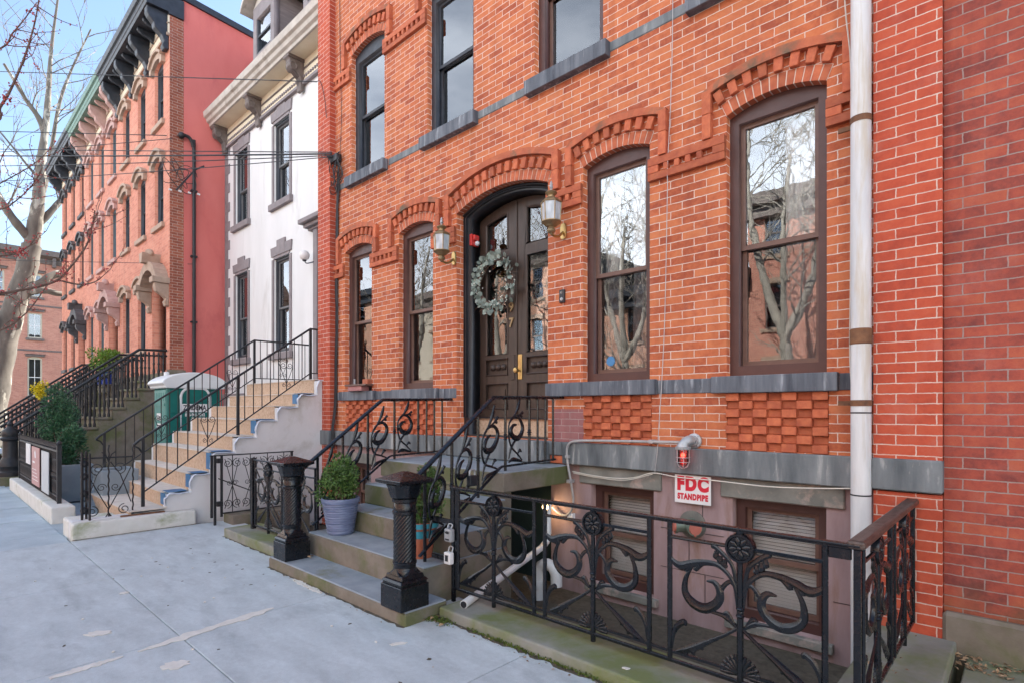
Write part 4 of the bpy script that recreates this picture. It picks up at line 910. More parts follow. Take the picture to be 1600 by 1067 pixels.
# ------------------------------------------------------------------ services on the front
dp = thing('downpipe', 'pale painted round downpipe with rusty collar and straps beside the right brick pier', 'drainpipe', (-.83, -.13, 0))
g = MB(); g.lathe([(.060, -.45), (.060, 12)], (-.83, -.135, 0), 28); g.build('pipe', 'galv', dp, smooth=True)
g = MB(); g.lathe([(.0605, 1.93), (.066, 1.935), (.066, 2.03), (.0605, 2.035)], (-.83, -.135, 0), 28); g.build('collar', 'rust', dp, smooth=True, ang=30)
for z in (1.54, 3.43, 5.6):
    g = MB(); g.lathe([(.0605, z - .02), (.0635, z - .02), (.0635, z + .02), (.0605, z + .02)], (-.83, -.135, 0), 24); g.box(-.98, -.70, -.075, -.06, z - .016, z + .016); g.build('strap', 'rust', dp)
for z, m_ in ((1.475, 'wire'), (.925, 'wire')):
    g = MB(); g.lathe([(.0605, z - .005), (.0625, z - .003), (.0625, z + .003), (.0605, z + .005)], (-.83, -.135, 0), 24); g.build('tie', m_, dp)

fs = thing('sign', 'white standpipe sign with red lettering on the basement wall between two windows', 'sign', (-2.06, 0, .83))
MB().box(-2.226, -1.910, -.026, -.018, .708, .944).build('board', 'sign_white', fs, bevel=.001)
text('lettering', 'FDC', .150, 'sign_red', fs, (-2.066, -.0275, .868), (1, 0, .006), (0, 0, 1), .002, .0105, .84, space=1.24)
text('lettering', 'STANDPIPE', .066, 'sign_red', fs, (-2.066, -.0275, .762), (1, 0, .006), (0, 0, 1), .002, .0042, .70, space=1.18)
MB().box(-2.1, -2.03, -.018, .02, .78, .88).build('bracket', 'steel', fs)
sp_ = thing('standpipe_inlet', 'grey green fire standpipe with two red capped inlets under the standpipe sign', 'standpipe', (-2.1, 0, .52))
mY = Matrix.Rotation(R(90), 4, 'X')
greenm = surf('oxidised_green_metal', (.12, .16, .125), (.22, .26, .21), .5, 10, .3, 60, metal=.3)
g = MB(); g.lathe([(.004, 0), (.118, 0), (.118, .008), (.105, .014), (.004, .014)], (-2.085, .018, .525), 32, m=mY); g.build('wall_plate', surf('dark_cast_plate', (.10, .10, .09), (.17, .165, .14), .6, 10, .3, 60), sp_, smooth=True, ang=30)
g = MB(); g.lathe([(.055, 0), (.055, .09)], (-2.085, .005, .525), 20, m=mY)
for s, dx in ((1, .085), (-1, .085)):
    d = Vector((s * .75, -.66, 0)); c = Vector((-2.085, -.05, .525))
    g.sweep([c, c + d * .05, c + d * .105], [.05, .052, .052], 18); g.sweep([c + d * .10, c + d * .118], .062, 18)
g.build('body', greenm, sp_, smooth=True, ang=40)
for s in (1, -1):
    d = Vector((s * .75, -.66, 0)); c = Vector((-2.085, -.05, .525)) + d * .119
    g = MB(); g.sweep([c, c + d * .012], [.052, .050], 20)
    for k in (-1, 1): g.ball(c + Vector((0, 0, k * .058)) , .010, 8, 5)
    g.build('inlet_cap', surf('faded_red_cap', (.45, .13, .09), (.56, .19, .14), .7, 10, .1), sp_, smooth=True, ang=40)
bc = thing('beacon_lamp', 'grey wall beacon with lit red bulb in a wire guard, above the standpipe sign', 'warning light', (-2.1, 0, 1.2))
g = MB(); g.lathe([(.062, 0), (.062, .02), (.045, .03), (.042, .05)], (-2.055, -.005, 1.235), 20, m=mY); g.sweep(smooth_path([(-2.055, -.05, 1.235), (-2.07, -.085, 1.242), (-2.095, -.115, 1.215), (-2.105, -.12, 1.18)], 5), interp([.036, .040, .043, .055], 16), 16); g.lathe([(.062, 1.165), (.064, 1.17), (.064, 1.185), (.058, 1.19)], (-2.105, -.12, 0), 20)
for a in (.8, 2.4, 4.2, 5.5): g.ball((-2.055 + .052 * math.cos(a), -.03, 1.235 + .052 * math.sin(a)), .008, 6, 4)
g.build('housing', 'steel', bc, smooth=True, ang=45)
g = MB(); g.lathe([(.046, 1.165), (.046, 1.07), (.038, 1.045), (.015, 1.03), (.003, 1.028)], (-2.105, -.12, 0), 18); g.build('globe', 'red_glass', bc, smooth=True)
MB().ball((-2.105, -.12, 1.118), .018, 10, 8).build('bulb', 'red_glow', bc, smooth=True)
MB().ball((-2.105, -.12, 1.12), .007, 8, 6).build('filament', 'white_glow', bc)
g = MB()
for i in range(6):
    a = i * math.pi / 3; q = [(.054, 1.165), (.054, 1.06), (.040, 1.025), (.006, 1.008)]; g.sweep([(-2.105 + r_ * math.cos(a), -.12 + r_ * math.sin(a), z) for r_, z in q], .0028, 5)
for z in (1.10, 1.062): g.sweep([(-2.105 + .055 * math.cos(i * .349), -.12 + .055 * math.sin(i * .349), z) for i in range(18)], .0028, 5, closed=True)
g.build('wire_guard', 'conduit', bc)
cd = thing('conduit', 'thin grey metal conduit bent over the stone band from the beacon down the basement wall', 'conduit', (-3, -.08, 1))
g = MB(); g.sweep(smooth_path([(-2.13, -.085, 1.222), (-2.4, -.082, 1.216), (-3.0, -.082, 1.202), (-3.22, -.08, 1.19), (-3.315, -.078, 1.16), (-3.345, -.074, 1.08), (-3.335, -.07, .95), (-3.318, -.05, .80), (-3.30, -.03, .6), (-3.325, -.03, .5), (-3.39, -.03, .44), (-3.48, -.03, .45), (-3.56, -.03, .5)], 6), .0125, 8); g.build('tube', 'conduit', cd, smooth=True)
for x, z in ((-2.42, 1.216), (-3.335, 1.03), (-3.318, .79)): MB().box(x - .02, x + .02, -.098, -.01, z - .016, z + .016).build('clip', 'conduit', cd, bevel=.004)
MB().box(-3.375, -3.31, -.03, .02, .40, .465).build('junction_box', 'sign_white', cd, bevel=.004)
wl = thing('area_lamp', 'small lit warm lamp under the stoop landing, shining on the basement wall', 'lamp', (-3.62, -.1, .55))
MB().ball((-3.60, -.10, .505), .032, 12, 8).build('bulb', 'warm_glow', wl, smooth=True)
g = MB(); g.lathe([(.03, .53), (.045, .535), (.05, .57), (.03, .58)], (-3.60, -.10, 0), 14); g.box(-3.62, -3.58, -.1, .03, .545, .565); g.build('fitting', 'steel', wl, smooth=True, ang=30)
pl_ = bpy.data.lights.new('area_lamp_light', 'POINT'); pl_.energy = .5; pl_.color = (1, .68, .34); pl_.shadow_soft_size = .03
po = bpy.data.objects.new('light', pl_); C.objects.link(po); po.parent = wl; po.location = (.06, -.02, -.07)
pv = thing('drain_pipe', 'white plastic drain pipe poking out under the fence beside the stoop', 'drainpipe', (-3.2, -1, .1))
g = MB(); a, b = Vector((-2.97, -1.78, .10)), Vector((-3.44, -.34, .17)); g.sweep([a, b], .030, 16); g.sweep([b, b + Vector((-.03, .1, .03)), b + Vector((-.035, .13, .12))], [.032, .034, .034], 16); g.sweep([b + Vector((-.035, .13, .1)), b + Vector((-.05, .16, .3)), b + Vector((-.06, .2, .38))], [.034, .022, .012], 12); g.build('pipe', 'pvc', pv, smooth=True)
MB().lathe([(.004, 0), (.024, 0), (.024, .004), (.004, .004)], a + (a - b).normalized() * .0005, 16, m=Vector((0, 0, 1)).rotation_difference((a - b).normalized()).to_matrix().to_4x4()).build('open_end', 'jamb', pv)
gn = thing('vent_pipe', 'thick white gooseneck vent pipe curving down in the sunken area behind fence', 'pipe', (-3.45, -.35, 0))
g = MB(); q = [(-3.45, -.38, -.45), (-3.45, -.38, -.08)] + [(-3.35 - .10 * math.cos(i * math.pi / 8), -.38 + .02 * i / 8, -.07 + .10 * math.sin(i * math.pi / 8)) for i in range(1, 9)] + [(-3.25, -.36, -.16)]; g.sweep(q, .055, 18); g.lathe([(.06, -.22), (.062, -.215), (.062, -.14), (.06, -.135)], (-3.45, -.38, 0), 18); g.build('pipe', 'pvc', gn, smooth=True)
MB().lathe([(.004, -.162), (.047, -.162), (.047, -.158)], (-3.25, -.36, 0), 16).build('open_end', 'jamb', gn)
def cable(name, pts, r_, label, m='wire', cat='cable', group=None, n=7):
    o = MB().sweep(smooth_path(pts, n), r_, 5).build(name, m, None, smooth=True); return tag(o, label, cat, group)
cable('cable', [(-3.31, -.03, .884), (-3.05, -.045, .865), (-2.80, -.05, .862), (-2.6, -.05, .885), (-2.41, -.065, .942), (-2.17, -.07, .925), (-1.89, -.068, .925), (-1.45, -.066, .915), (-1.1, -.066, .935), (-.90, -.075, .955)], .0055, 'slack white cable strung under the stone band across both basement windows', 'wire_white')
cable('cable', [(-3.3, -.03, .87), (-3.0, -.04, .85), (-2.7, -.045, .853), (-2.42, -.06, .93)], .0045, 'thin white cable drooping over the left lintel, below the other cable', 'wire_white')
cable('cable', [(-2.24, -.02, 7.4), (-2.25, -.02, 4.72), (-2.285, -.04, 3.6), (-2.29, -.035, 3.36), (-2.33, -.012, 2.2), (-2.36, -.06, 1.3), (-2.37, -.07, 1.1), (-2.39, -.07, .95)], .0035, 'thin grey wire hanging down the brick between the two right front windows', 'conduit')
cable('cable', [(-.97, -.02, 5.2), (-.943, -.05, 4.343), (-.905, -.07, 3.9), (-.897, -.09, 3.4), (-.90, -.09, 2.4), (-.905, -.085, 1.9), (-.892, -.09, 1.6)], .0045, 'thin white wire running down beside the pale downpipe', 'wire_white')
lb = thing('lockbox', 'pale grey key lockbox on the fence post beside the stoop, upper of two', 'lockbox', (-3.2, -1.7, .5), 'lockboxes on the fence post')
MB().box(-3.245, -3.165, -1.735, -1.69, .50, .60).build('body', 'steel', lb, bevel=.012, seg=2); MB().box(-3.225, -3.185, -1.738, -1.733, .515, .527).build('dial', 'jamb', lb)
g = MB(); g.sweep(smooth_path([(-3.225, -1.712, .60), (-3.225, -1.70, .63), (-3.185, -1.70, .63), (-3.185, -1.712, .60)], 4), .005, 6); g.build('shackle', 'steel', lb, smooth=True)
MB().prism([(-3.205 + .022 * math.cos(a * .4), .572 + .010 * math.sin(a * .4)) for a in range(16)], -1.738, -1.734).build('cover', 'jamb', lb)
lb2 = thing('lockbox', 'white key lockbox with black buttons hanging low on fence post, lower of two', 'lockbox', (-3.2, -1.71, .38), 'lockboxes on the fence post')
MB().box(-3.235, -3.165, -1.745, -1.70, .335, .425).build('body', 'sign_white', lb2, bevel=.008, seg=2); MB().box(-3.215, -3.185, -1.748, -1.744, .36, .405).build('keypad', 'jamb', lb2)
g = MB(); g.sweep(smooth_path([(-3.22, -1.71, .425), (-3.215, -1.70, .46), (-3.18, -1.70, .46), (-3.178, -1.71, .425)], 4), .005, 6); g.build('shackle', 'steel', lb2, smooth=True)
pk = thing('padlock', 'large black padlock hanging on the right stoop railing scroll', 'padlock', (-3.43, -1.27, .9))
MB().box(-3.455, -3.405, -1.315, -1.225, .855, .945).build('body', 'jamb', pk, bevel=.012, seg=2)
g = MB(); g.sweep(smooth_path([(-3.43, -1.30, .94), (-3.43, -1.295, .985), (-3.43, -1.245, .985), (-3.43, -1.24, .94)], 4), .008, 6); g.build('shackle', 'steel', pk, smooth=True)
ws = thing('window_shelf', 'small terracotta planter box on a wooden shelf on the leftmost window sill', 'window box', (-7.1, -.06, 1.8))
MB().box(-7.42, -6.86, -.13, .03, 1.835, 1.86).build('shelf', 'sash_brown', ws, bevel=.003); MB().box(-7.36, -7.0, -.11, .02, 1.764, 1.834).build('support', 'mauve_brick', ws, bevel=.003)
g = MB(); g.box(-7.05, -6.92, -.06, .04, 1.861, 1.93); g.build('planter', 'terracotta', ws, bevel=.004); MB().box(-7.28, -7.26, -.06, -.04, 1.86, 1.94).build('hook', 'steel', ws)
stk = MB().prism([(-2.99 + .05 * math.cos(i * math.pi / 4 + .39), 1.965 + .05 * math.sin(i * math.pi / 4 + .39)) for i in range(8)], .159, .161).build('sticker', surf('blue_sticker', (.05, .2, .42), (.08, .26, .5), .5, 3, 0)); tag(stk, 'small blue octagonal sticker inside the lower pane right of the door', 'sticker')

# ------------------------------------------------------------------ brick neighbour on the right
nb = thing('brick_building', 'dark red brick building with a brownstone plinth at the right edge', 'building', (1, 0, 0))
plate('wall', rect(-.396, 6, -.3, 12.5), [rect(2.2, 3.2, 1.9, 4), rect(4.2, 5.2, 1.9, 4)], -.045, .3, 'side_brick', nb)
MB().box(-.40, 6, -.115, -.046, -.3, .245).build('plinth', 'brownstone', nb, bevel=.02)
for x in (2.7, 4.7): window(nb, x, .498, 1.9, 4, 0, .03, 'frame_brown', 'sash_brown')
g = MB(); g.box(-.39, 6, .3, 8, -.3, 12.4); g.build('body', 'side_brick', nb)

# ------------------------------------------------------------------ white house, set back
WY = .95
wh = thing('white_house', 'white painted house with grey window trim, bracketed cornice and dormers, set back behind a stoop', 'house', (-11.7, WY, 0))
wx = (-14.0, -11.84); dxw = -9.5
wins = [(x, z0, z1) for z0, z1 in ((2.737, 4.775), (6.01, 7.74)) for x in wx + ((dxw,) if z0 > 5 else ())]
plate('wall', rect(-15.06, -8.30, -.3, 8.7), [rect(x - .375, x + .375, a, b) for x, a, b in wins] + [rect(dxw - .5, dxw + .5, 1.98, 4.5)], WY, WY + .3, 'white_paint', wh)
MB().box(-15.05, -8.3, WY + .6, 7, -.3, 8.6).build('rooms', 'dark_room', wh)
for k, (x, a, b) in enumerate(wins):
    window(wh, x, .373, a, b, 0, WY + .035, 'navy', 'grey_sash', .47, .05, curt=(3, 0, 2, 1, 1)[k])
    s = MB()
    s.box(x - .47, x - .376, WY - .02, WY + .06, a - .02, b); s.box(x + .376, x + .47, WY - .02, WY + .06, a - .02, b); s.box(x - .376, x + .376, WY - .019, WY + .06, b, b + .06)
    s.build('casing', 'mauve_grey', wh)
    s = MB()   # splayed stepped head
    for x0, x1, h in ((-.50, -.20, .20), (-.197, .197, .33), (.20, .50, .22)):
        s.prism([(x + x0 * (1 if abs(x0) < .3 else .94), b + .061), (x + x1 * (1 if abs(x1) < .3 else .94), b + .061), (x + x1, b + .06 + h), (x + x0, b + .06 + h)], WY - .035, WY + .05)
    s.build('window_head', 'mauve_grey', wh, bevel=.004)
    MB().box(x - .52, x + .52, WY - .08, WY + .05, a - .16, a - .021).build('sill', 'mauve_grey', wh, bevel=.006)
s = MB(); z = 1.9; i = 0
while z < 8.0: s.box(-15.07, -14.86 + (.12 if i % 2 else 0), WY - .015, WY + .1, z, z + .235); z += .24; i += 1
s.build('quoin_strip', 'mauve_grey', wh)
s = MB(); s.box(-15.07, -8.3, WY - .05, WY + .05, -.3, 1.78); s.box(-15.08, -8.3, WY - .08, WY + .05, 1.78, 1.88); s.build('base_course', 'mauve_grey', wh, bevel=.01)
MB().box(dxw - .5, dxw + .5, WY + .1, WY + .15, 1.99, 4.5).build('door', 'navy', wh)
s = MB()
for a, b, c in ((.95, 5.00, 5.05), (1.0, 5.05, 5.12), (1.06, 5.12, 5.21)): s.box(dxw - a, dxw + a, WY - .12 - (a - .95) * 1.4, WY + .05, b, c - .003)
s.box(dxw - .78, dxw - .62, WY - .1, WY + .05, 2, 5.0); s.box(dxw + .62, dxw + .78, WY - .1, WY + .05, 2, 5.0)
s.build('door_hood', 'mauve_grey', wh, bevel=.008)
# cornice with frieze, dentils, brackets, gutter
MB().box(-15.06, -8.3, WY - .03, WY + .05, 8.15, 8.56).build('frieze', 'cream', wh)
s = MB(); s.box(-15.07, -8.3, WY - .07, WY + .04, 8.06, 8.12); s.box(-15.07, -8.3, WY - .05, WY + .04, 8.121, 8.15); s.build('architrave', 'mauve_grey', wh, bevel=.006)
s = MB(); x = -15.0
while x < -8.35: s.box(x, x + .045, WY - .055, WY - .028, 8.20, 8.245); x += .09
s.build('lower_dentils', 'mauve_grey', wh)['kind'] = 'stuff'
s = MB(); x = -15.0
while x < -8.35: s.box(x, x + .03, WY - .05, WY - .028, 8.36, 8.40); x += .055
s.build('upper_dentils', 'brown_trim', wh)['kind'] = 'stuff'
MB().box(-15.1, -8.3, WY - .36, WY - .029, 8.562, 8.60).build('soffit', 'cream', wh)
s = MB(); s.prism([(WY - .34, 8.55), (WY - .38, 8.55), (WY - .39, 8.61), (WY - .44, 8.64), (WY - .46, 8.71), (WY - .51, 8.74), (WY - .53, 8.87), (WY - .4, 8.88), (WY, 8.75), (WY, 8.601), (WY - .34, 8.601)], -15.16, -8.3, 'yz'); s.build('cornice', 'gutter', wh, bevel=.004)
bp = [(0, 0), (-.09, 0), (-.11, .08), (-.10, .18), (-.13, .27), (-.22, .33), (-.34, .36), (-.42, .42), (-.42, .54), (-.46, .56), (-.46, .62), (0, .62)]
for x in (-14.92, -12.9, -10.86, -8.9):
    s = MB(); s.prism([(WY - .03 + a * .72, 7.93 + b) for a, b in bp], x - .085, x + .085, 'yz')
    b_ = s.build('bracket', 'brown_trim', wh, bevel=.012)
    s = MB()
    for sd_ in (-.088, .088):
        s.sweep([(x + sd_, WY - .03 - .22 + .065 * math.cos(q), 8.36 + .075 * math.sin(q)) for q in [i * .42 for i in range(15)]], .016, 6, closed=True)
    s.box(x - .11, x + .11, WY - .37, WY - .03, 8.50, 8.56)
    for t_ in (-.05, 0, .05): s.sweep([(x + t_, WY - .335, 8.42), (x + t_, WY - .24, 8.27), (x + t_, WY - .12, 8.18), (x + t_, WY - .10, 8.0)], .012, 5)
    s.build('scroll_work', 'brown_trim', b_, smooth=True, ang=30)
s = MB(); s.prism([(WY - .2, 8.75), (WY - .1, 8.72), (WY + .75, 10.7), (7, 10.9), (7, 8.7)], -15.0, -8.3, 'yz'); s.build('mansard_roof', 'shingle', wh)
for x in (-12.08, -9.75):
    y0 = WY - .30
    d = plate('dormer', rect(x - .52, x + .52, 8.78, 10.32), [rect(x - .36, x + .36, 9.25, 10.03)], y0, y0 + .12, 'mauve_grey', wh)
    s = MB(); s.box(x - .50, x + .50, y0 + .121, y0 + 1.3, 8.78, 10.3); s.build('dormer_side', 'shingle', d)
    f_ = MB().box(x - .36, x + .36, y0 + .05, y0 + .06, 9.25, 10.03).build('pane', 'glass', d)
    s = MB(); s.box(x - .36, x - .31, y0 + .02, y0 + .07, 9.25, 10.03); s.box(x + .31, x + .36, y0 + .02, y0 + .07, 9.25, 10.03); s.box(x - .31, x + .31, y0 + .021, y0 + .071, 9.62, 9.66); s.box(x - .31, x + .31, y0 + .02, y0 + .07, 9.25, 9.3); s.build('sash', 'navy', d)
    ar = arc(x, .74, 10.25, .36, 12); ar2 = arc(x, .74, 10.34, .38, 12)
    s = MB()
    for i in range(12): s.prism([ar[i], ar[i + 1], ar2[i + 1], ar2[i]], y0 - .2, y0 + 1.2)
    s.prism([(x - .5, 10.322)] + arc(x, .52, 10.33, .2, 8) + [(x + .5, 10.322)], y0 + .01, y0 + .13)
    s.build('dormer_roof', 'gutter', d)
gl = thing('globe_lamp', 'round white globe wall lamp on the white house beside the brick pier', 'wall lamp', (-10.3, WY, 4.45))
g = MB(); g.ball((-10.42, WY - .2, 4.50), .10, 20, 14); g.build('globe', 'sign_white', gl, smooth=True)
g = MB(); g.sweep(smooth_path([(-10.42, WY - .2, 4.40), (-10.36, WY - .18, 4.34), (-10.22, WY - .08, 4.37), (-10.15, WY - .01, 4.40)], 5), .012, 6); g.lathe([(.03, 4.385), (.045, 4.41), (.05, 4.43)], (-10.42, WY - .2, 0), 12); g.lathe([(.004, 0), (.055, 0), (.05, .02), (.004, .025)], (-10.15, WY, 4.40), 16, m=mY); g.build('arm', 'navy', gl, smooth=True)

# ------------------------------------------------------------------ white stoop with plywood-covered steps
ws_ = thing('white_stoop', 'white stuccoed stoop with plywood covered steps and blue tape, rising to the white house', 'stoop', (-9.5, -1, 0))
RY = [-2.66, -2.27, -1.975, -1.72, -1.41, -1.12, -.81, -.494, -.187]; RZ = [.24, .43, .65, .92, 1.12, 1.35, 1.55, 1.74, 1.97]
prof = [(-3.23, -.3), (-3.23, .19), (-2.62, .20)]
for y_, z_, zp in zip(RY[1:], RZ[1:], RZ[:-1]): prof += [(y_ + .005, max(zp - .03, .2)), (y_ + .005, z_ - .03)]
prof += [(WY - .05, 1.94), (WY - .05, -.3)]
MB().prism([(y, z) for y, z in prof], -8.28, -8.14, 'yz').build('side_wall', 'stoop_white', ws_, bevel=.015, seg=2)
MB().prism([(y, z) for y, z in prof[3:]], -10.95, -10.83, 'yz').build('side_wall', 'stoop_white', ws_, bevel=.012)
MB().box(-8.6, -8.281, -3.235, -2.75, -.2, .188).build('kerb_end', 'white_kerb', ws_, bevel=.02, seg=2)
MB().box(-8.137, -7.985, -3.24, -1.95, -.2, .184).build('side_kerb', 'white_kerb', ws_, bevel=.02, seg=2)
for i in range(9):
    y0, z0 = RY[i], (RZ[i - 1] if i else 0); y1 = RY[i + 1] if i < 8 else WY
    x0, x1 = (-10.3, -8.12) if i == 0 else (-10.83, -8.24)
    g = MB()
    if i == 0: g.prism([(x0, z0 + RZ[0] - .012), (x0 + .55, -.02), (x1, -.02), (x1, RZ[0] - .012)], y0, y0 + .02)
    else: g.box(x0, x1, y0, y0 + .02, z0 + .001, RZ[i] - .013)
    g.build('riser_board', 'osb', ws_)
    MB().box(x0, x1 + .015, y0 - .012, y1 + .018, RZ[i] - .012, RZ[i]).build('tread_board', 'dust_tread', ws_)
rr = random.Random(11)
for i in range(1, 9):
    y0, z0, z1 = RY[i], RZ[i - 1], RZ[i]; y1 = RY[i + 1] if i < 8 else .3
    if i in (1, 2, 3, 5, 7):
        g = MB(); g.box(-8.36, -8.132, y0 + .03, y1 - .05, z1 - .004, z1 + .004); g.box(-8.31, -8.133, y0 - .006, y0 + .0, z0 + .03, z1 - .015); g.build('blue_tape', 'tape', ws_)
    q = smooth_path([(-8.14, y0 + .0, z0 + .02), (-8.125, y0 - .01, z0 + .10), (-8.12, y0 + .015, z1 - .06), (-8.118, y0 + .05, z1 - .02), (-8.12, (y0 + y1) / 2, z1 - .03 + rr.uniform(-.01, .01)), (-8.125, y1 - .02, z1 - .02)], 5)
    MB().sweep(q, [.015 + rr.uniform(-.003, .004) for _ in q], 7, sx=.6, sy=1.4).build('protective_sheet', 'sheet', ws_, smooth=True)
g = MB(); g.box(-8.14, -8.09, -2.75, -2.28, .14, .20); g.build('loose_batten', 'rust', ws_, bevel=.004)
def thin_rail(x, label):
    t = thing('stair_railing', label, 'railing', (x, -1, 0), 'thin railings of the white stoop')
    P = inplane('x', x); k = (2.77 - 1.12) / (2.45 - .16)
    TZ = lambda y: 1.12 + (y + 2.45) * k if y < -.16 else 2.77; BZ = lambda y: TZ(y) - .70
    g = MB(); g.sweep([P(-2.56, 1.03), P(-2.50, 1.09), P(-.16, 2.77), P(WY - .02, 2.77)], .017, 6); g.sweep([P(-2.56, 1.03), P(-2.50, 1.00), P(-2.45, .92)], .012, 6); g.build('handrail', 'iron_dull', t)
    MB().sweep([P(-2.43, BZ(-2.43)), P(-.16, BZ(-.16)), P(WY - .02, 2.08)], .010, 6).build('bottom_rail', 'iron_dull', t)
    for y in (-2.45, -1.27, -.16): MB().box(x - .018, x + .018, y - .018, y + .018, max(z for yy, z in zip(RY, RZ) if yy <= y), TZ(y)).build('post', 'iron_dull', t)
    i = 0; y = -2.3
    while y < WY - .05:
        if min(abs(y - q) for q in (-1.27, -.16)) > .05: MB().sweep([P(y, BZ(y)), P(y, TZ(y))], .0075, 5).build('baluster', 'iron_dull', t)
        y += .125
    for yc in (-1.67, -.55, .38):
        g = MB()
        zc = BZ(yc) + .32
        for s in (-1, 1):
            coil(g, P, (yc + s * .05, zc + .06), .05, .012, 1.4, math.pi * (1 if s > 0 else 0), .005, (1, 0, 0), s); coil(g, P, (yc + s * .035, zc - .24), .032, .01, 1.3, math.pi / 2, .004, (1, 0, 0), -s)
            g.sweep([P(yc + s * .1, zc + .05), P(yc + s * .05, zc - .1), P(yc, zc - .22)], .005, 5)
        g.build('scroll', 'iron_dull', t)
    return t
tr_ = thin_rail(-8.40, 'thin black railing on the near side of the plywood covered steps')
dup(tr_, (-2.15, 0, 0), 'thin black railing on the far side of the plywood covered steps')
fa = thing('wrought_fence', 'short wrought iron fence with coils and twisted bars on the white kerb end', 'fence', (-8.22, -2.9, .18))
P = inplane('x', -8.2)
g = MB()
for dx, dy in ((-.07, 0), (-.02, .03), (.03, -.02), (.05, .05)): g.sweep([P(-3.10 + dy, .16) + Vector((dx, 0, 0)), P(-3.10 + dy, 1.02 - abs(dx)) + Vector((dx, 0, 0))], .014, 6)
for z in (.3, .5, .7, .85): g.ball(P(-3.09, z), .045, 8, 5)
g.build('end_post', 'iron_dull', fa)
g = MB(); g.sweep([P(-3.14, .915), P(-2.6, .91)], .010, 6); g.build('top_rail', 'iron_dull', fa)
for y in (-2.855, -2.605):
    g = MB(); q = [P(y, .185 + i * .022) + Vector((.004 * math.cos(i * 1.3), .004 * math.sin(i * 1.3), 0)) for i in range(41)]; g.sweep(q, .009, 5); g.build('twisted_bar', 'iron_dull', fa)
g = MB()
for s in (-1, 1):
    g.sweep([P(-2.855, .28), P(-2.855 + s * .13, .55), P(-2.855 + s * .23, .78)], .006, 5); g.sweep([P(-2.855 + s * .02, .86), P(-2.855 + s * .12, .70), P(-2.855 + s * .23, .35)], .006, 5)
    coil(g, P, (-2.855 + s * .11, .78), .075, .015, 1.5, -math.pi / 2, .006, (1, 0, 0), s); coil(g, P, (-2.855 + s * .07, .55), .05, .012, 1.4, 0, .005, (1, 0, 0), -s); coil(g, P, (-2.855 + s * .16, .27), .065, .015, 1.5, math.pi / 2, .006, (1, 0, 0), s)
    g.sweep([P(-2.855, .86), P(-2.855 + s * .03, .95), P(-2.855 + s * .07, .98)], .006, 5); g.sweep([P(-2.855, .24), P(-2.855 + s * .03, .19)], .008, 5)
g.build('scroll', 'iron_dull', fa)

# portable toilet
pt = thing('portable_toilet', 'teal portable toilet with rounded white roof standing beside the plywood covered steps', 'portable toilet', (-12.5, -.7, 0))
X0, X1, Y0, Y1 = -12.95, -12.0, -1.20, -.20
MB().box(X0, X1, Y0, Y1, -.02, .12).build('skid', 'teal', pt, bevel=.01)
MB().box(X0 + .03, X1 - .03, Y0 + .03, Y1 - .03, .12, 1.92).build('shell', 'teal', pt, bevel=.04, seg=2)
g = MB(); g.box(X0 + .1, X1 - .1, Y0 + .012, Y0 + .04, .25, 1.88); g.build('side_panel', 'teal_pale', pt, bevel=.012)
g = MB()
for k in range(5): g.box(X0 + .2 + k * .14, X0 + .29 + k * .14, Y0 + .004, Y0 + .02, 1.66, 1.82)
g.box(X0 + .15, X1 - .15, Y0 - .002, Y0 + .02, 1.56, 1.61); g.build('vent', 'teal_pale', pt, bevel=.004)
yc = (Y0 + Y1) / 2
dp_ = [(Y0 + .24, .16), (Y1 - .24, .16), (Y1 - .24, 1.72)] + [(Y1 - .24 - .16 + .16 * math.cos(a * .26), 1.72 + .19 * math.sin(a * .26)) for a in range(1, 6)] + [(Y0 + .24 + .16 - .16 * math.sin(a * .26), 1.72 + .19 * math.cos(a * .26)) for a in range(1, 6)] + [(Y0 + .24, 1.72)]
MB().prism(dp_, X1 - .04, X1 - .005, 'yz').build('door', 'teal', pt, bevel=.008)
g = MB(); g.sweep([(X1 - .002, y, z) for y, z in dp_], .024, 6, closed=True); g.build('door_frame', 'potty_white', pt, smooth=True)
g = MB()
for z in (.55, 1.0, 1.33, 1.66): MB().sweep([(X1 - .002, yc - .28, z), (X1 + .004, yc - .2, z - .02), (X1 + .004, yc + .2, z - .02), (X1 - .002, yc + .28, z)], .008, 5).build('moulded_rib', 'teal', pt)
for z in (.5, .95, 1.45):
    for a, b in ((Y0 + .05, Y0 + .2), (Y1 - .2, Y1 - .05)): MB().sweep([(X1 - .028, a, z), (X1 - .028, b, z - .03)], .012, 5).build('moulded_rib', 'teal', pt)
for y in (Y0 + .015, Y1 - .015): MB().box(X1 - .03, X1 - .015, y - .008, y + .008, .12, 1.9).build('corner_strip', 'teal_pale', pt)
rf = [(Y0 - .03, 1.90), (Y1 + .03, 1.90), (Y1 + .04, 1.95)] + [(yc + .60 * math.cos(a), 1.95 + .27 * math.sin(a)) for a in [math.pi * i / 16 for i in range(1, 16)]] + [(Y0 - .04, 1.95)]
MB().prism(rf, X0 - .03, X1 + .03, 'yz').build('roof', 'potty_white', pt, bevel=.02, seg=2)
MB().lathe([(.05, 2.1), (.05, 2.24), (.02, 2.25)], (X0 + .2, Y0 + .2, 0), 12).build('vent_stack', 'potty_white', pt)
MB().box(X1 - .006, X1 + .004, yc - .24, yc + .21, 1.44, 1.60).build('name_board', 'sign_white', pt)
text('lettering', 'ZUIDEMA', .135, 'black_ink', pt, (X1 + .0055, yc - .015, 1.523), (0, 1, 0), (0, 0, 1), .003, .003, .70)
text('lettering', '888-901-3392', .085, 'sign_white', pt, (X1 + .002, yc - .01, 1.385), (0, 1, 0), (0, 0, 1), .006, .002, .74)
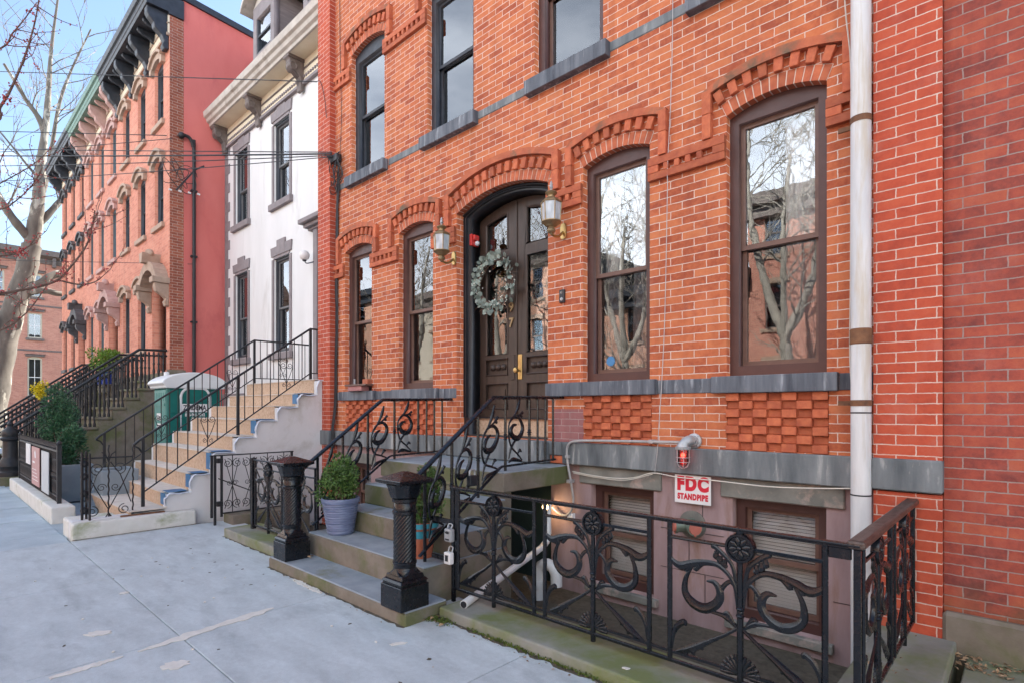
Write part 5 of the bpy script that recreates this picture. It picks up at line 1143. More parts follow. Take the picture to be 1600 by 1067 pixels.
g = MB(); g.box(-12.65, -12.37, Y0 + .002, Y0 + .014, 1.28, 1.42); g.box(-12.65, -12.37, Y0 + .002, Y0 + .014, 1.14, 1.22); g.build('notice', 'sign_white', pt)
g = MB(); g.box(-12.63, -12.39, Y0 - .0, Y0 + .004, 1.335, 1.355); g.box(-12.63, -12.39, Y0 - .0, Y0 + .004, 1.30, 1.32); g.box(-12.63, -12.39, Y0, Y0 + .004, 1.17, 1.19); g.build('notice_print', 'black_ink', pt)

# ------------------------------------------------------------------ forecourt of the white house: kerb, fence, signs, planters
coping(-14.15, -9.43, -3.24, -2.98, -.2, .195, 'long whitewashed kerb with green stains under the iron fence with three signs', 'white_kerb', .02)
fb = thing('iron_fence', 'low black cast iron fence with pointed tips and three signs, on whitewashed kerb', 'fence', (-11.9, -3.1, .2))
MB().box(-13.95, -9.83, -3.115, -3.085, .90, .93).build('top_rail', 'iron_dull', fb); MB().box(-13.95, -9.83, -3.11, -3.09, .27, .29).build('bottom_rail', 'iron_dull', fb)
x = -13.92
while x < -9.86:
    g = MB(); g.sweep([(x, -3.1, .19), (x, -3.1, .99)], .010, 6); g.lathe([(.010, .93), (.024, .955), (.014, .98), (.004, 1.03)], (x, -3.1, 0), 8)
    g.lathe([(.012, .52), (.024, .55), (.012, .58)], (x, -3.1, 0), 8)
    for zc in (.40, .70): g.sweep([(x + .05 + .042 * math.cos(a), -3.1, zc + .09 * math.sin(a)) for a in [2 * math.pi * i / 10 for i in range(10)]], .008, 5, closed=True)
    g.build('picket', 'iron_dull', fb, smooth=True); x += .105
for x in (-13.97, -9.83): 
    g = MB(); g.box(x - .025, x + .025, -3.125, -3.075, .19, 1.0); g.lathe([(.02, 1.0), (.035, 1.03), (.005, 1.07)], (x, -3.1, 0), 8); g.build('post', 'iron_dull', fb)
def board(x0, x1, z0, z1, m, label):
    t = thing('sign', label, 'sign', ((x0 + x1) / 2, -3.14, z0), 'signs on the iron fence')
    MB().box(x0, x1, -3.145, -3.135, z0, z1).build('board', m, t); return t
board(-12.78, -12.28, .57, .91, 'sign_white', 'small white sign board on the iron fence, beside the pink one')
t = board(-12.08, -11.27, .28, .89, 'sign_pink', 'pink sign board on the iron fence, between two pale boards')
g = MB(); g.prism([(-11.75, .80), (-11.70, .72), (-11.6, .72), (-11.62, .80), (-11.68, .84)], -3.149, -3.145); g.box(-11.95, -11.72, -3.149, -3.145, .63, .66); g.build('emblem', 'sign_white', t)
for k in range(4): MB().box(-11.98, -11.4 - .05 * k, -3.148, -3.145, .36 + k * .055, .37 + k * .055).build('print_line', 'sign_white', t)
board(-11.05, -10.40, .26, .87, surf('pale_grey_board', (.50, .54, .56), (.56, .60, .62), .45, 4, 0), 'pale grey sign board on the iron fence, nearest the fence end post')
def planter(x0, x1, y0, y1, h, label):
    t = thing('planter', label, 'planter', ((x0 + x1) / 2, (y0 + y1) / 2, 0), 'blue grey planters')
    i = .05; g = MB(); a, b = .03, .0
    vs = [(x0 + a, y0 + a, 0), (x1 - a, y0 + a, 0), (x1 - a, y1 - a, 0), (x0 + a, y1 - a, 0), (x0, y0, h), (x1, y0, h), (x1, y1, h), (x0, y1, h), (x0 + i, y0 + i, h), (x1 - i, y0 + i, h), (x1 - i, y1 - i, h), (x0 + i, y1 - i, h), (x0 + i, y0 + i, h - .06), (x1 - i, y0 + i, h - .06), (x1 - i, y1 - i, h - .06), (x0 + i, y1 - i, h - .06)]
    fs = [(0, 1, 2, 3), (12, 13, 14, 15)] + [(k + o, (k + 1) % 4 + o, (k + 1) % 4 + 4 + o, k + 4 + o) for o in (0, 4, 8) for k in range(4)]
    g.add(vs, fs); g.build('box', 'planter', t, bevel=.008); MB().box(x0 + i, x1 - i, y0 + i, y1 - i, h - .09, h - .05).build('soil', 'dirt', t); return t
planter(-13.2, -11.3, -2.90, -2.45, .60, 'long blue grey planter holding the dark evergreen behind the iron fence')
planter(-10.45, -9.85, -2.62, -2.15, .60, 'smaller blue grey planter beside the first plywood covered step')
ev = thing('evergreen_shrub', 'dark green dwarf conifer in the long planter behind the iron fence', 'shrub', (-12.5, -2.7, .55))
foliage((-12.65, -2.74, 1.20), .40, .24, .58, 5200, .065, .022, 'leaf_yew', ev, lobes=26, seed=21, up=.3)
foliage((-11.7, -2.70, .84), .32, .2, .30, 2200, .065, .022, 'leaf_yew', ev, lobes=14, seed=22, up=.3)
g = MB()
for i in range(9): g.sweep([(-12.5 + rr.uniform(-.05, .05), -2.72, .54), (-12.5 + rr.uniform(-.3, .4), -2.72 + rr.uniform(-.1, .1), 1.1)], [.014, .005], 5)
g.build('stem', 'twig', ev)
ys_ = thing('flowering_shrub', 'slender shrub topped with bright yellow blossom behind the dark evergreen', 'shrub', (-17.4, -2.4, 0))
foliage((-17.4, -2.38, 1.96), .17, .17, .24, 900, .05, .03, 'leaf_yellow', ys_, name='blossom', lobes=8, seed=41)
g = MB()
for i in range(10): g.sweep([(-17.4 + rr.uniform(-.05, .05), -2.38, 0), (-17.4 + rr.uniform(-.1, .1), -2.38 + rr.uniform(-.1, .1), 1.95)], [.012, .004], 5)
g.build('stem', 'twig', ys_)

# ------------------------------------------------------------------ row of three coral brick houses
FYR = -.31
def rowhouse(x1, wins_, hoodm, corm, brm, sashm, label, hood_c, near=False):
    x0 = x1 - 4.75
    t = thing('brick_rowhouse', label, 'house', ((x0 + x1) / 2, FYR, 0), 'coral brick row houses')
    hw = .36; cs = [(c, z0, z1) for c in wins_ for z0, z1 in ((6.05, 7.60), (8.57, 10.02))] + [(c, 3.08, 4.70) for c in wins_[1:]]
    dc = wins_[0]; D = archpoly(dc, .58, 2.44, 4.55, .30)
    plate('wall', rect(x0, x1 - .001, -.3, 10.9), [archpoly(c, hw, a, b, .1) for c, a, b in cs] + [D], FYR, FYR + .3, 'row_brick', t)
    if near:
        MB().box(x1, x1 + .012, FYR + .004, FYR + .30, 2.44, 10.9).build('corner_return', 'row_side_brick', t)
        MB().prism([(FYR + .301, -.3), (FYR + .301, 11.42), (9, 10.75), (9, -.3)], x1 - .3, x1 + .006, 'yz').build('side_wall', 'stucco_pink', t)
        MB().prism([(FYR - .1, 11.43), (FYR - .1, 11.58), (9, 10.9), (9, 10.76)], x1 - .3, x1 + .06, 'yz').build('coping', 'navy', t)
        MB().box(x1 - .02, x1 + .05, FYR - .05, FYR + .34, -.3, 2.44).build('base_stone', 'brownstone', t, bevel=.01)
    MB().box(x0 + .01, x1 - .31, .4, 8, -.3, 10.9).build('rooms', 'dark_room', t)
    MB().box(x0, x1 - .001, FYR - .04, FYR + .05, -.3, 2.4).build('base_course', 'brownstone', t, bevel=.01)
    for c, a, b in cs:
        window(t, c, hw - .002, a, b, .1, FYR + .07, sashm, sashm, .5, .04)
        MB().box(c - .46, c + .46, FYR - .07, FYR + .1, a - .12, a).build('sill', hoodm, t, bevel=.006)
        g = MB(); i1, i2 = arc(c, hw + .005, b + .005, .1, 10), arc(c, hw + .13, b + .06, .20, 10)
        for k in range(10): g.prism([i1[k], i1[k + 1], i2[k + 1], i2[k]], FYR - .075, FYR + .02, tint=.5)
        i3 = arc(c, hw + .17, b + .12, .20, 10)
        for k in range(10): g.prism([i2[k], i2[k + 1], i3[k + 1], i3[k]], FYR - .13, FYR + .02, tint=.5)
        for s in (-1, 1): g.box(min(c + s * hw * 1.01, c + s * (hw + .15)), max(c + s * hw * 1.01, c + s * (hw + .15)), FYR - .09, FYR + .02, b - .10, b + .05)
        g.build('window_hood', hoodm, t)
    # arched door hood on consoles
    g = MB(); i1, i2 = arc(dc, .60, 4.56, .32, 14), arc(dc, .78, 4.60, .50, 14)
    for k in range(14): g.prism([i1[k], i1[k + 1], i2[k + 1], i2[k]], FYR - .28, FYR + .02, tint=.5)
    for s in (-1, 1):
        a = dc + s * .72; g.box(a - .13, a + .13, FYR - .36, FYR + .02, 4.48, 4.62)
    g.prism([(dc - .1, 5.06), (dc + .1, 5.06), (dc + .14, 5.30), (dc - .14, 5.30)], FYR - .40, FYR + .02)
    for k in range(7): g.ball((dc + .1 * math.cos(k * .9), FYR - .2, 5.30 + .07 * math.sin(k * .5)), .08, 8, 5)
    g.build('door_hood', hood_c, t, bevel=.008)
    for s in (-1, 1):
        a = dc + s * .72
        g = MB(); g.prism([(FYR, 3.95), (FYR - .07, 3.95), (FYR - .10, 4.05), (FYR - .06, 4.12), (FYR - .14, 4.2), (FYR - .27, 4.28), (FYR - .3, 4.38), (FYR - .3, 4.48), (FYR, 4.48)], a - .09, a + .09, 'yz'); g.build('console', hood_c, t, bevel=.01)
    MB().box(dc - .57, dc + .57, FYR + .29, FYR + .34, 2.44, 4.9).build('door', 'frame_brown', t)
    # cornice
    MB().box(x0, x1, FYR - .03, FYR + .05, 10.48, 10.9).build('frieze', 'cream', t)
    g = MB(); g.box(x0, x1, FYR - .06, FYR + .04, 10.42, 10.48); g.box(x0, x1, FYR - .05, FYR + .04, 10.70, 10.73); g.build('architrave', 'tan_stone', t)
    g = MB(); g.prism([(FYR - .48, 10.95), (FYR - .50, 11.02), (FYR - .52, 11.04), (FYR - .52, 11.14), (FYR - .57, 11.16), (FYR - .60, 11.27), (FYR - .3, 11.34), (FYR + .3, 11.36), (FYR + .3, 10.91), (FYR - .03, 10.91), (FYR - .03, 10.95)], x0 + (.0 if not near else .001), x1 + (.05 if near else -.001), 'yz'); g.build('cornice', corm, t, bevel=.004)
    k = 0; nbr = 10
    for k in range(nbr):
        x = x1 - .14 - k * (4.75 - .28) / (nbr - 1); big = k % 3 == 0
        L = .95 if big else .38; pr = .46
        s = MB()
        if big: s.prism([(FYR, 10.10), (FYR - .10, 10.08), (FYR - .14, 10.16), (FYR - .10, 10.28), (FYR - .16, 10.40), (FYR - .30, 10.52), (FYR - .32, 10.62), (FYR - .42, 10.72), (FYR - .46, 10.80), (FYR - .46, 10.95), (FYR, 10.95)], x - .10, x + .10, 'yz')
        else: s.prism([(FYR, 10.70), (FYR - .08, 10.69), (FYR - .13, 10.76), (FYR - .32, 10.82), (FYR - .40, 10.88), (FYR - .40, 10.95), (FYR, 10.95)], x - .045, x + .045, 'yz')
        s.build('bracket', brm, t, bevel=.015)
    MB().box(x0, x1 - .32, FYR + .31, 9, 10.9, 11.1).build('roof', 'roof', t)
    return t
rowhouse(-15.06, (-15.90, -17.46, -19.06), 'tan_stone', 'navy', 'navy', 'navy', 'coral brick row house with tan window hoods, black brackets and pink stuccoed side wall', 'tan_stone', True)
rowhouse(-19.82, (-20.60, -22.2, -23.78), 'pink_stone', 'green_paint', 'pink_stone', surf('slate_blue_sash', (.05, .085, .10), (.07, .11, .13), .5, 5, 0), 'coral brick row house with green cornice and pinkish window hoods, middle of three', 'pink_stone')
rowhouse(-24.58, (-25.34, -26.98, -28.63), 'dark_stone', 'navy', 'navy', 'frame_brown', 'coral brick row house with black window hoods, farthest of three', 'dark_stone')

def row_stoop(xr, label, lab_rails, grp_rails):
    xl = xr - 2.0
    t = thing('brownstone_stoop', label, 'stoop', ((xl + xr) / 2, -2, 0), 'brownstone stoops of the row houses')
    N_ = 10; Zs = [.22 + i * .221 for i in range(N_)]; Ys = [-3.02 + i * .2615 for i in range(N_)]
    for i in range(N_):
        y1 = FYR - .005
        o = MB().box(xl + .03, xr - .03, Ys[i] + .02, y1, (Zs[i - 1] - .05 if i else -.3), Zs[i] - .06).build('step', 'brownstone', t)
        MB().box(xl - .02, xr + .02, Ys[i] - .03, (Ys[i + 1] + .015 if i < N_ - 1 else y1), Zs[i] - .059, Zs[i]).build('tread', 'brownstone', o, bevel=.014, seg=2)
    MB().prism([(Ys[0] + .03, -.3), (Ys[0] + .03, .1)] + [q for i in range(1, N_) for q in ((Ys[i] + .03, Zs[i - 1] - .08), (Ys[i] + .03, Zs[i] - .08))] + [(FYR - .006, Zs[-1] - .08), (FYR - .006, -.3)], xr - .029, xr - .012, 'yz').build('cheek', 'brownstone', t)
    def rail(x, lab):
        rt = thing('baluster_railing', lab, 'railing', (x, -2, 0), grp_rails)
        P = inplane('x', x); H = lambda y: 1.12 + (y + 3.11) * ((2.9 - 1.12) / (3.11 - .88)) if y < -.88 else 2.9
        for dz in (0, -.13):
            MB().sweep([P(-3.15, H(-3.15) + dz), P(-.9, 2.88 + dz), P(FYR - .02, 2.9 + dz)], .028 if dz == 0 else .02, 7, sx=1.1).build('handrail', 'iron_dull', rt)
        pr = [(.030, 0), (.03, .03), (.018, .05), (.026, .11), (.032, .15), (.020, .2), (.018, .26), (.03, .28), (.018, .3), (.022, .42), (.026, .46), (.016, .5)]
        for i in range(1, N_):
            for k in (.06, .145, .225) if i < N_ - 1 else (.06, .16, .26, .36):
                y = Ys[i] + k
                if y > FYR - .05: continue
                hh = H(y) - Zs[i] - .02; MB().lathe([(r_, Zs[i] + z * hh / .52) for r_, z in pr], P(y, 0), 8).build('baluster', 'iron_dull', rt, smooth=True, ang=50)
            a, b = Ys[i] + .06, Ys[i] + .225; c = (a + b) / 2; zt = H(c) - .13
            g = MB(); g.sweep([P(c - .08 * math.cos(q), zt - .06 + .07 * math.sin(q)) for q in [math.pi * j / 8 for j in range(9)]], .016, 6); g.build('arch_loop', 'iron_dull', rt, smooth=True)
        return rt
    rail(xr - .08, lab_rails[0]); rail(xl + .08, lab_rails[1])
    return t
row_stoop(-15.10, 'mossy brownstone stoop with overhanging treads in front of the tan hooded row house', ('black baluster railing on the near side of the first brownstone stoop', 'black baluster railing on the far side of the first brownstone stoop'), 'baluster railings of the brownstone stoops')
row_stoop(-19.75, 'brownstone stoop behind the yellow shrub, in front of the green corniced house', ('black baluster railing on the near side of the second brownstone stoop', 'black baluster railing on the far side of the second brownstone stoop'), 'baluster railings of the brownstone stoops')
def urn(x, y, label):
    t = thing('newel_post', label, 'newel post', (x, y, 0), 'urn topped newel posts')
    MB().box(x - .26, x + .26, y - .26, y + .26, -.1, .16).build('plinth', 'brownstone', t, bevel=.015)
    g = MB(); g.lathe([(.20, .16), (.20, .24), (.17, .27), (.175, .33), (.20, .36), (.19, .42), (.135, .52), (.125, .54), (.12, .86), (.15, .88), (.16, .92), (.13, .95), (.145, 1.0), (.12, 1.08), (.06, 1.13), (.045, 1.16), (.055, 1.20), (.03, 1.24), (.004, 1.26)], (x, y, 0), 20, rf=lambda a, z: 1 - (.05 * abs(math.cos(4 * a)) if .5 < z < .88 else 0)); g.build('post', 'iron_dull', t, smooth=True, ang=40); return t
urn(-14.95, -3.16, 'black cast iron newel with rounded top at the end of the signed iron fence')
urn(-16.95, -3.3, 'black cast iron newel at the left picture edge, far side of first brownstone stoop')
bp_ = thing('potted_plant', 'bright green bush in two cobalt pots on the second brownstone stoop', 'potted plant', (-19.6, -.75, 2.21))
for dx in (-.15, .25):
    MB().lathe([(.14, 2.212), (.19, 2.55), (.2, 2.56), (.19, 2.57), (.1, 2.55)], (-19.5 + dx, -.72 + dx * .1, 0), 18).build('pot', 'cobalt', bp_, smooth=True, ang=40)
foliage((-19.45, -.72, 2.86), .48, .35, .30, 2200, .07, .035, 'leaf_lime', bp_, lobes=14, seed=51)
cp_ = thing('service_conduit', 'black service conduit running up the pink side wall with a curved top', 'conduit', (-15.0, .2, 2))
g = MB(); g.sweep([(-14.99, .2, .0)] + smooth_path([(-14.99, .2, 2.4), (-14.99, .2, 7.6), (-14.985, .18, 7.9), (-14.98, .10, 8.08), (-14.97, -.04, 8.11)], 6), .04, 8); g.build('pipe', 'wire', cp_, smooth=True)
MB().ball((-14.97, -.08, 8.08), .075, 10, 6).build('weatherhead', 'wire', cp_, smooth=True)
for z in (3.6, 5.2, 6.8): MB().box(-15.05, -14.95, .13, .27, z, z + .04).build('clip', 'wire', cp_)
# building across the end of the street
eb = thing('brick_building', 'pale coral brick building with cream window frames closing the far end of the street', 'building', (-62, 2, 0))
ey = (-2.3, .1, 2.5, 5.2, 7.8); E_ = [(y, z0, z1, r_) for y in ey for z0, z1, r_ in ((2.6, 5.8, .12), (7.5, 9.6, 0), (11.0, 12.9, .15))]
def ap(y, hw, a, b, r_): return archpoly(y, hw, a, b, r_) if r_ else rect(y - hw, y + hw, a, b)
plate('wall', rect(-6, 12, -.3, 14.2), [ap(y, .48, a, b, r_) for y, a, b, r_ in E_], -62.3, -62, 'end_brick', eb, 'yz')
MB().box(-72, -62.8, -6, 12, -.3, 14).build('rooms', 'dark_room', eb)
g = MB(); g.prism([(-62, 13.9), (-61.9, 13.9), (-61.85, 14.3), (-61.3, 14.5), (-61.25, 14.95), (-62, 15.0)], -6, 12, 'xz'); g.build('cornice', 'brown_trim', eb)
for k in range(8): MB().box(-61.9, -61.4, -5.2 + k * 2.2, -4.95 + k * 2.2, 13.6, 14.4).build('bracket', 'brown_trim', eb, bevel=.04)
for y, a, b, r_ in E_:
    f = plate('window', ap(y, .478, a, b, r_), [rect(y - .37, y + .37, a + .1, b - .08)], -62.2, -62.08, surf('cream_sash', (.50, .47, .36), (.6, .57, .46), .6, 4, 0) if y == ey[0] and a < 3 else bpy.data.materials['cream_sash'], eb, 'yz')
    MB().box(-62.15, -62.13, y - .37, y + .37, a + .1, b - .08).build('pane', 'glass', f)
    g = MB(); g.box(-62.18, -62.12, y - .37, y + .37, (a + b) / 2 - .03, (a + b) / 2 + .03); g.box(-62.17, -62.125, y - .02, y + .02, a + .1, b - .08); g.build('glazing_bar', 'sign_white', f)
    g = MB(); g.box(-62.02, -61.85, y - .62, y + .62, b + .14, b + .30); g.box(-62.02, -61.8, y - .7, y + .7, b + .301, b + .36); g.build('window_hood', 'brown_trim', eb, bevel=.03)
    MB().box(-62.02, -61.86, y - .6, y + .6, a - .2, a - .01).build('sill', 'brown_trim', eb)
for z in (6.4, 10.2): MB().box(-62.01, -61.96, -6, 12, z, z + .14).build('band', 'brown_trim', eb)

# ------------------------------------------------------------------ trees
def tree(name, label, loc, limbs, bark, tw, seed, levels=3, spread=.55, twl=1.2, buds=0, nb=(4, 6), twig_m='bark_grey', minr=.006):
    rr = random.Random(seed); t = thing(name, label, 'tree', loc)
    g = MB(); gt = MB(); gb = MB()
    def grow(p, d, L, r_, lev):
        n = 5; pts = [p]; q = Vector(p); dd = Vector(d).normalized()
        for i in range(n):
            dd = (dd + Vector((rr.gauss(0, .13), rr.gauss(0, .13), rr.gauss(.05, .10)))).normalized(); q = q + dd * (L / n); pts.append(q.copy())
        (g if lev >= levels - 1 and lev > 1 else gt).sweep(pts, [r_ * (1 - .8 * i / n) for i in range(n + 1)], 6 if lev > 1 else 4)
        if lev > 0:
            for k in range(rr.randint(*nb)):
                f = rr.uniform(.2, 1); i = min(int(f * n), n - 1); b = pts[i].lerp(pts[i + 1], f * n - i)
                tdir = (pts[i + 1] - pts[i]).normalized(); s = Vector((rr.gauss(0, 1), rr.gauss(0, 1), rr.gauss(.15, .8))); s = (s - tdir * s.dot(tdir)).normalized()
                grow(b, tdir * (1 - spread * .5) + s * spread, L * rr.uniform(.4, .7), max(r_ * .45, minr), lev - 1)
        elif buds:
            for k in range(buds):
                b = pts[rr.randint(1, n)]; gb.ball(b + Vector((rr.gauss(0, .012), rr.gauss(0, .012), rr.gauss(0, .012))), rr.uniform(.007, .014), 5, 3, 1.3)
    for pts, r0, r1, subs in limbs:
        q = smooth_path(pts, 5); rad = interp([r0, r1], len(q)); rad = [a * (1 + .05 * math.sin(i * 1.7)) for i, a in enumerate(rad)]; g.sweep(q, rad, 14)
        for k in range(subs):
            f = rr.uniform(.35, 1); i = min(int(f * (len(q) - 1)), len(q) - 2); tdir = (q[i + 1] - q[i]).normalized(); s = Vector((rr.gauss(0, 1), rr.gauss(0, 1), rr.gauss(.3, .6))); s = (s - tdir * s.dot(tdir)).normalized()
            grow(q[i], tdir * .6 + s * .7, twl * rr.uniform(.6, 1.3), max(rad[i] * .3, minr * 2), levels - 1)
    g.build('trunk', bark, t, smooth=True, ang=60)
    if gt.v: gt.build('crown', twig_m, t)
    if gb.v: gb.build('buds', 'bud', t)
    return t
X = -31
tree('plane_tree', 'large plane tree with mottled pale bark rising beyond the row houses at left', (X, -2.5, 0), [
    ([(X, -2.75, -.3), (X, -2.45, .8), (X, -2.30, 1.6), (X, -2.05, 3.5), (X, -1.75, 5.2), (X, -1.3, 7.1), (X, -1.08, 8.4)], .54, .34, 0),
    ([(X, -1.12, 8.0), (X + .1, -.98, 9.4), (X + .2, -.9, 10.2), (X + .2, -.84, 11.2), (X + .3, -.80, 12.2)], .29, .17, 1),
    ([(X + .3, -.80, 12.1), (X + .3, -.66, 13.6), (X + .2, -.55, 15.2), (X, -.44, 17), (X, -.2, 19.5)], .155, .04, 9),
    ([(X + .1, -.84, 10.4), (X - .3, -.62, 11.2), (X - .5, -.45, 12.2), (X - .6, -.30, 13.4), (X - .4, -.1, 15), (X - .3, .3, 16.6), (X, .95, 18.6)], .13, .03, 9),
    ([(X, -1.1, 9.0), (X, -.55, 9.85), (X - .1, -.05, 10.7), (X - .3, .7, 11.9)], .16, .08, 3),
    ([(X + .2, -1.3, 6.5), (X + .3, -.86, 6.75), (X + .2, -.45, 7.2), (X, .1, 7.5), (X - .4, 1.2, 8.0)], .19, .12, 1),
    ([(X + .2, -1.2, 6.4), (X + .4, -.7, 6.5), (X + .3, -.2, 6.45), (X, .5, 6.6)], .15, .09, 1),
    ([(X, -1.15, 8.7), (X + .2, -1.6, 9.2), (X + .1, -2.0, 9.9), (X, -2.4, 10.8), (X, -2.8, 12.5)], .19, .08, 6),
    ([(X + .2, -.66, 13.2), (X + .3, -.9, 13.8), (X + .3, -1.3, 14.4), (X + .5, -2.0, 15.5)], .13, .05, 5),
    ([(X, -2.1, 4.0), (X + .4, -2.5, 5.5), (X + .6, -2.9, 6.6), (X + .8, -3.3, 8.2)], .2, .08, 5),
], 'bark', 'twig', 5, 3, .5, 2.6, nb=(2, 4), twig_m='bark_grey', minr=.011)
BR = {'A': [(-7.6, -3.946, 2.63), (-7.6, -3.876, 2.652), (-7.6, -3.609, 2.765), (-7.6, -3.422, 2.871), (-7.6, -3.302, 3.05), (-7.6, -3.174, 3.293), (-7.6, -3.122, 3.531), (-7.6, -3.099, 3.692)],
      'B': [(-7.6, -3.422, 2.871), (-7.6, -3.23, 2.854), (-7.6, -3.088, 2.913), (-7.6, -2.982, 3.038)], 'C': [(-7.9, -3.902, 3.077), (-7.9, -3.752, 3.134), (-7.9, -3.623, 3.249), (-7.9, -3.544, 3.406)],
      'D': [(-7.2, -3.973, 4.186), (-7.2, -3.906, 4.376), (-7.2, -3.838, 4.552), (-7.2, -3.735, 4.913), (-7.2, -3.654, 5.305), (-7.2, -3.611, 5.658)], 'E': [(-7.4, -3.937, 4.988), (-7.4, -3.797, 5.232), (-7.4, -3.701, 5.434), (-7.4, -3.612, 5.636)],
      'F': [(-8.2, -3.88, 3.898), (-8.2, -3.829, 3.947), (-8.2, -3.542, 4.256), (-8.2, -3.368, 4.54)], 'G': [(-8.0, -3.895, 2.3), (-8.0, -3.639, 2.534), (-8.0, -3.45, 2.879), (-8.0, -3.282, 3.161)], 'H': [(-7.5, -3.93, 3.453), (-7.5, -3.788, 3.567), (-7.5, -3.641, 3.791), (-7.5, -3.56, 4.0)]}
bt = thing('budding_tree', 'slim street tree whose twigs with red buds reach into the left of the picture', 'tree', (-7.8, -5.6, 0))
g = MB(); g.sweep(smooth_path([(-7.8, -5.6, -.1), (-7.82, -5.6, 1.2), (-7.75, -5.5, 2.6), (-7.7, -5.35, 4.2), (-7.6, -5.2, 6.5)], 5), interp([.10, .03], 21), 10); g.build('trunk', 'bark_grey', bt, smooth=True)
gb = MB(); g = MB(); rr = random.Random(77)
for k, L in BR.items():
    base = [] if k == 'B' else [(-7.72, -5.4 + .02, L[0][2] - .75), (-7.7, -4.6, L[0][2] - .32)]
    q = smooth_path(base + L, 6); r0 = .016 if k in 'AD' else .010
    g.sweep(q, interp([r0, r0 * .8, r0 * .35], len(q)), 6)
    for i in range(int(len(q) * .3), len(q)):
        if rr.random() < .75:
            s = Vector((rr.gauss(0, 1), rr.gauss(0, 1), rr.gauss(.3, 1))).normalized() * rr.uniform(.015, .05)
            g.sweep([q[i], q[i] + s], [.0035, .002], 4)
            for _ in range(rr.randint(2, 5)): gb.ball(q[i] + s + Vector((rr.gauss(0, .010), rr.gauss(0, .010), rr.gauss(0, .010))), rr.uniform(.005, .0095), 5, 3)
        if rr.random() < .16:
            s = Vector((rr.gauss(0, .5), rr.gauss(.4, .5), rr.gauss(.5, .7))).normalized(); p = [q[i] + s * (.07 * j) + Vector((0, rr.gauss(0, .01), .004 * j * j)) for j in range(6)]
            g.sweep(p, [.005, .0045, .004, .0035, .003, .002], 4)
            for pp_ in p[1:]:
                for _ in range(rr.randint(1, 3)): gb.ball(pp_ + Vector((rr.gauss(0, .010), rr.gauss(0, .010), rr.gauss(0, .010))), rr.uniform(.004, .008), 5, 3)
for c, n in (((-7.85, -3.70, 3.16), 46), ((-7.6, -3.36, 2.95), 20), ((-7.2, -3.87, 4.45), 20), ((-7.6, -3.14, 3.45), 14)):
    for _ in range(n): gb.ball(Vector(c) + Vector((rr.gauss(0, .035), rr.gauss(0, .035), rr.gauss(0, .03))), rr.uniform(.006, .012), 5, 3)
g.build('branches', 'twig', bt, smooth=True); gb.build('buds', 'bud', bt)

# ------------------------------------------------------------------ overhead wires
def line(A, B, sag, r_, label, n=14):
    A, B = Vector(A), Vector(B); o = MB().sweep([A.lerp(B, i / n) - Vector((0, 0, sag * 4 * (i / n) * (1 - i / n))) for i in range(n + 1)], r_, 5).build('overhead_wire', 'wire', None, smooth=True)
    return tag(o, label, 'wire', 'overhead wires crossing the sky')
PX, PY = -24, -6.3
line((-8.25, -.13, 6.66), (PX, PY, 10.75), -.0, .008, 'highest overhead wire, crossing the pink side wall near the roof cornices')
line((-7.8, -.12, 5.41), (PX, PY, 8.6), .03, .008, 'overhead wire of the main bundle, running to the left brick pier, uppermost of four')
line((-7.8, -.12, 5.385), (PX, PY, 8.4), .06, .013, 'thick overhead cable of the bundle running to the left brick pier')
line((-7.8, -.12, 5.36), (PX, PY, 8.08), .10, .008, 'overhead wire of the bundle, just under the thick cable')
line((-7.8, -.12, 5.34), (PX, PY, 7.5), .12, .007, 'lowest wire of the bundle running to the left brick pier')
line((-14.97, -.1, 8.06), (PX, PY, 9.1), .0, .010, 'overhead wire ending at the curved conduit on the pink side wall')
line((-14.9, -.3, 7.9), (PX, PY, 8.2), .08, .009, 'overhead wire slung under the conduit wire toward the plane tree')
line((-14.96, .15, 5.02), (PX, PY, 5.6), .0, .006, 'thin lower wire running from the pink side wall across the row houses')
cc = thing('cable_coil', 'loose coil of wires hanging in front of the pink side wall', 'cables', (-14.6, .3, 7))
g = MB(); rr = random.Random(6)
for k in range(5):
    c = Vector((-14.6, -.28 + rr.uniform(-.1, .3), 6.9 + rr.uniform(-.2, .2))); a, b = rr.uniform(.12, .3), rr.uniform(.15, .35)
    g.sweep([c + Vector((.02 * math.sin(q), a * math.cos(q + k), b * math.sin(q))) for q in [i * .4 for i in range(15)]], .008, 5)
g.sweep([(-14.6, -.3, 6.6), (-14.6, .1, 7.2), (-14.6, .3, 7.35)], .02, 5); g.build('loops', 'wire', cc)
g = MB()
for k in range(4): g.sweep([(-14.6, -.45 + .2 * k, 6.58 + .02 * k), (-14.6, -.39 + .2 * k, 6.57 + .02 * k)], .022, 6)
g.build('connectors', 'sign_white', cc)
up = thing('utility_pole', 'wooden utility pole at the kerb carrying the overhead wires', 'utility pole', (PX, PY, 0))
MB().lathe([(.15, -.3), (.11, 11)], (PX, PY - .1, 0), 12).build('pole', 'bark_grey', up, smooth=True); MB().box(PX - .06, PX + .06, PY - 1, PY + .8, 9.2, 9.32).build('crossarm', 'bark_grey', up)
cb_ = thing('cable_bundle', 'tangle of black cables on the left brick pier, hanging down beside it', 'cables', (-7.82, -.1, 5.3))
g = MB(); rr = random.Random(3)
for k in range(9):
    c = Vector((-7.80 + rr.uniform(-.05, .10), -.08, 5.32 + rr.uniform(-.1, .1))); a = rr.uniform(.08, .24); b = rr.uniform(.06, .14)
    g.sweep([c + Vector((b * math.sin(q) + .02 * math.sin(3 * q + k), .03 * math.cos(2 * q + k), -a + a * math.cos(q))) for q in [i * .35 for i in range(int(rr.uniform(12, 19)))]], .006, 5)
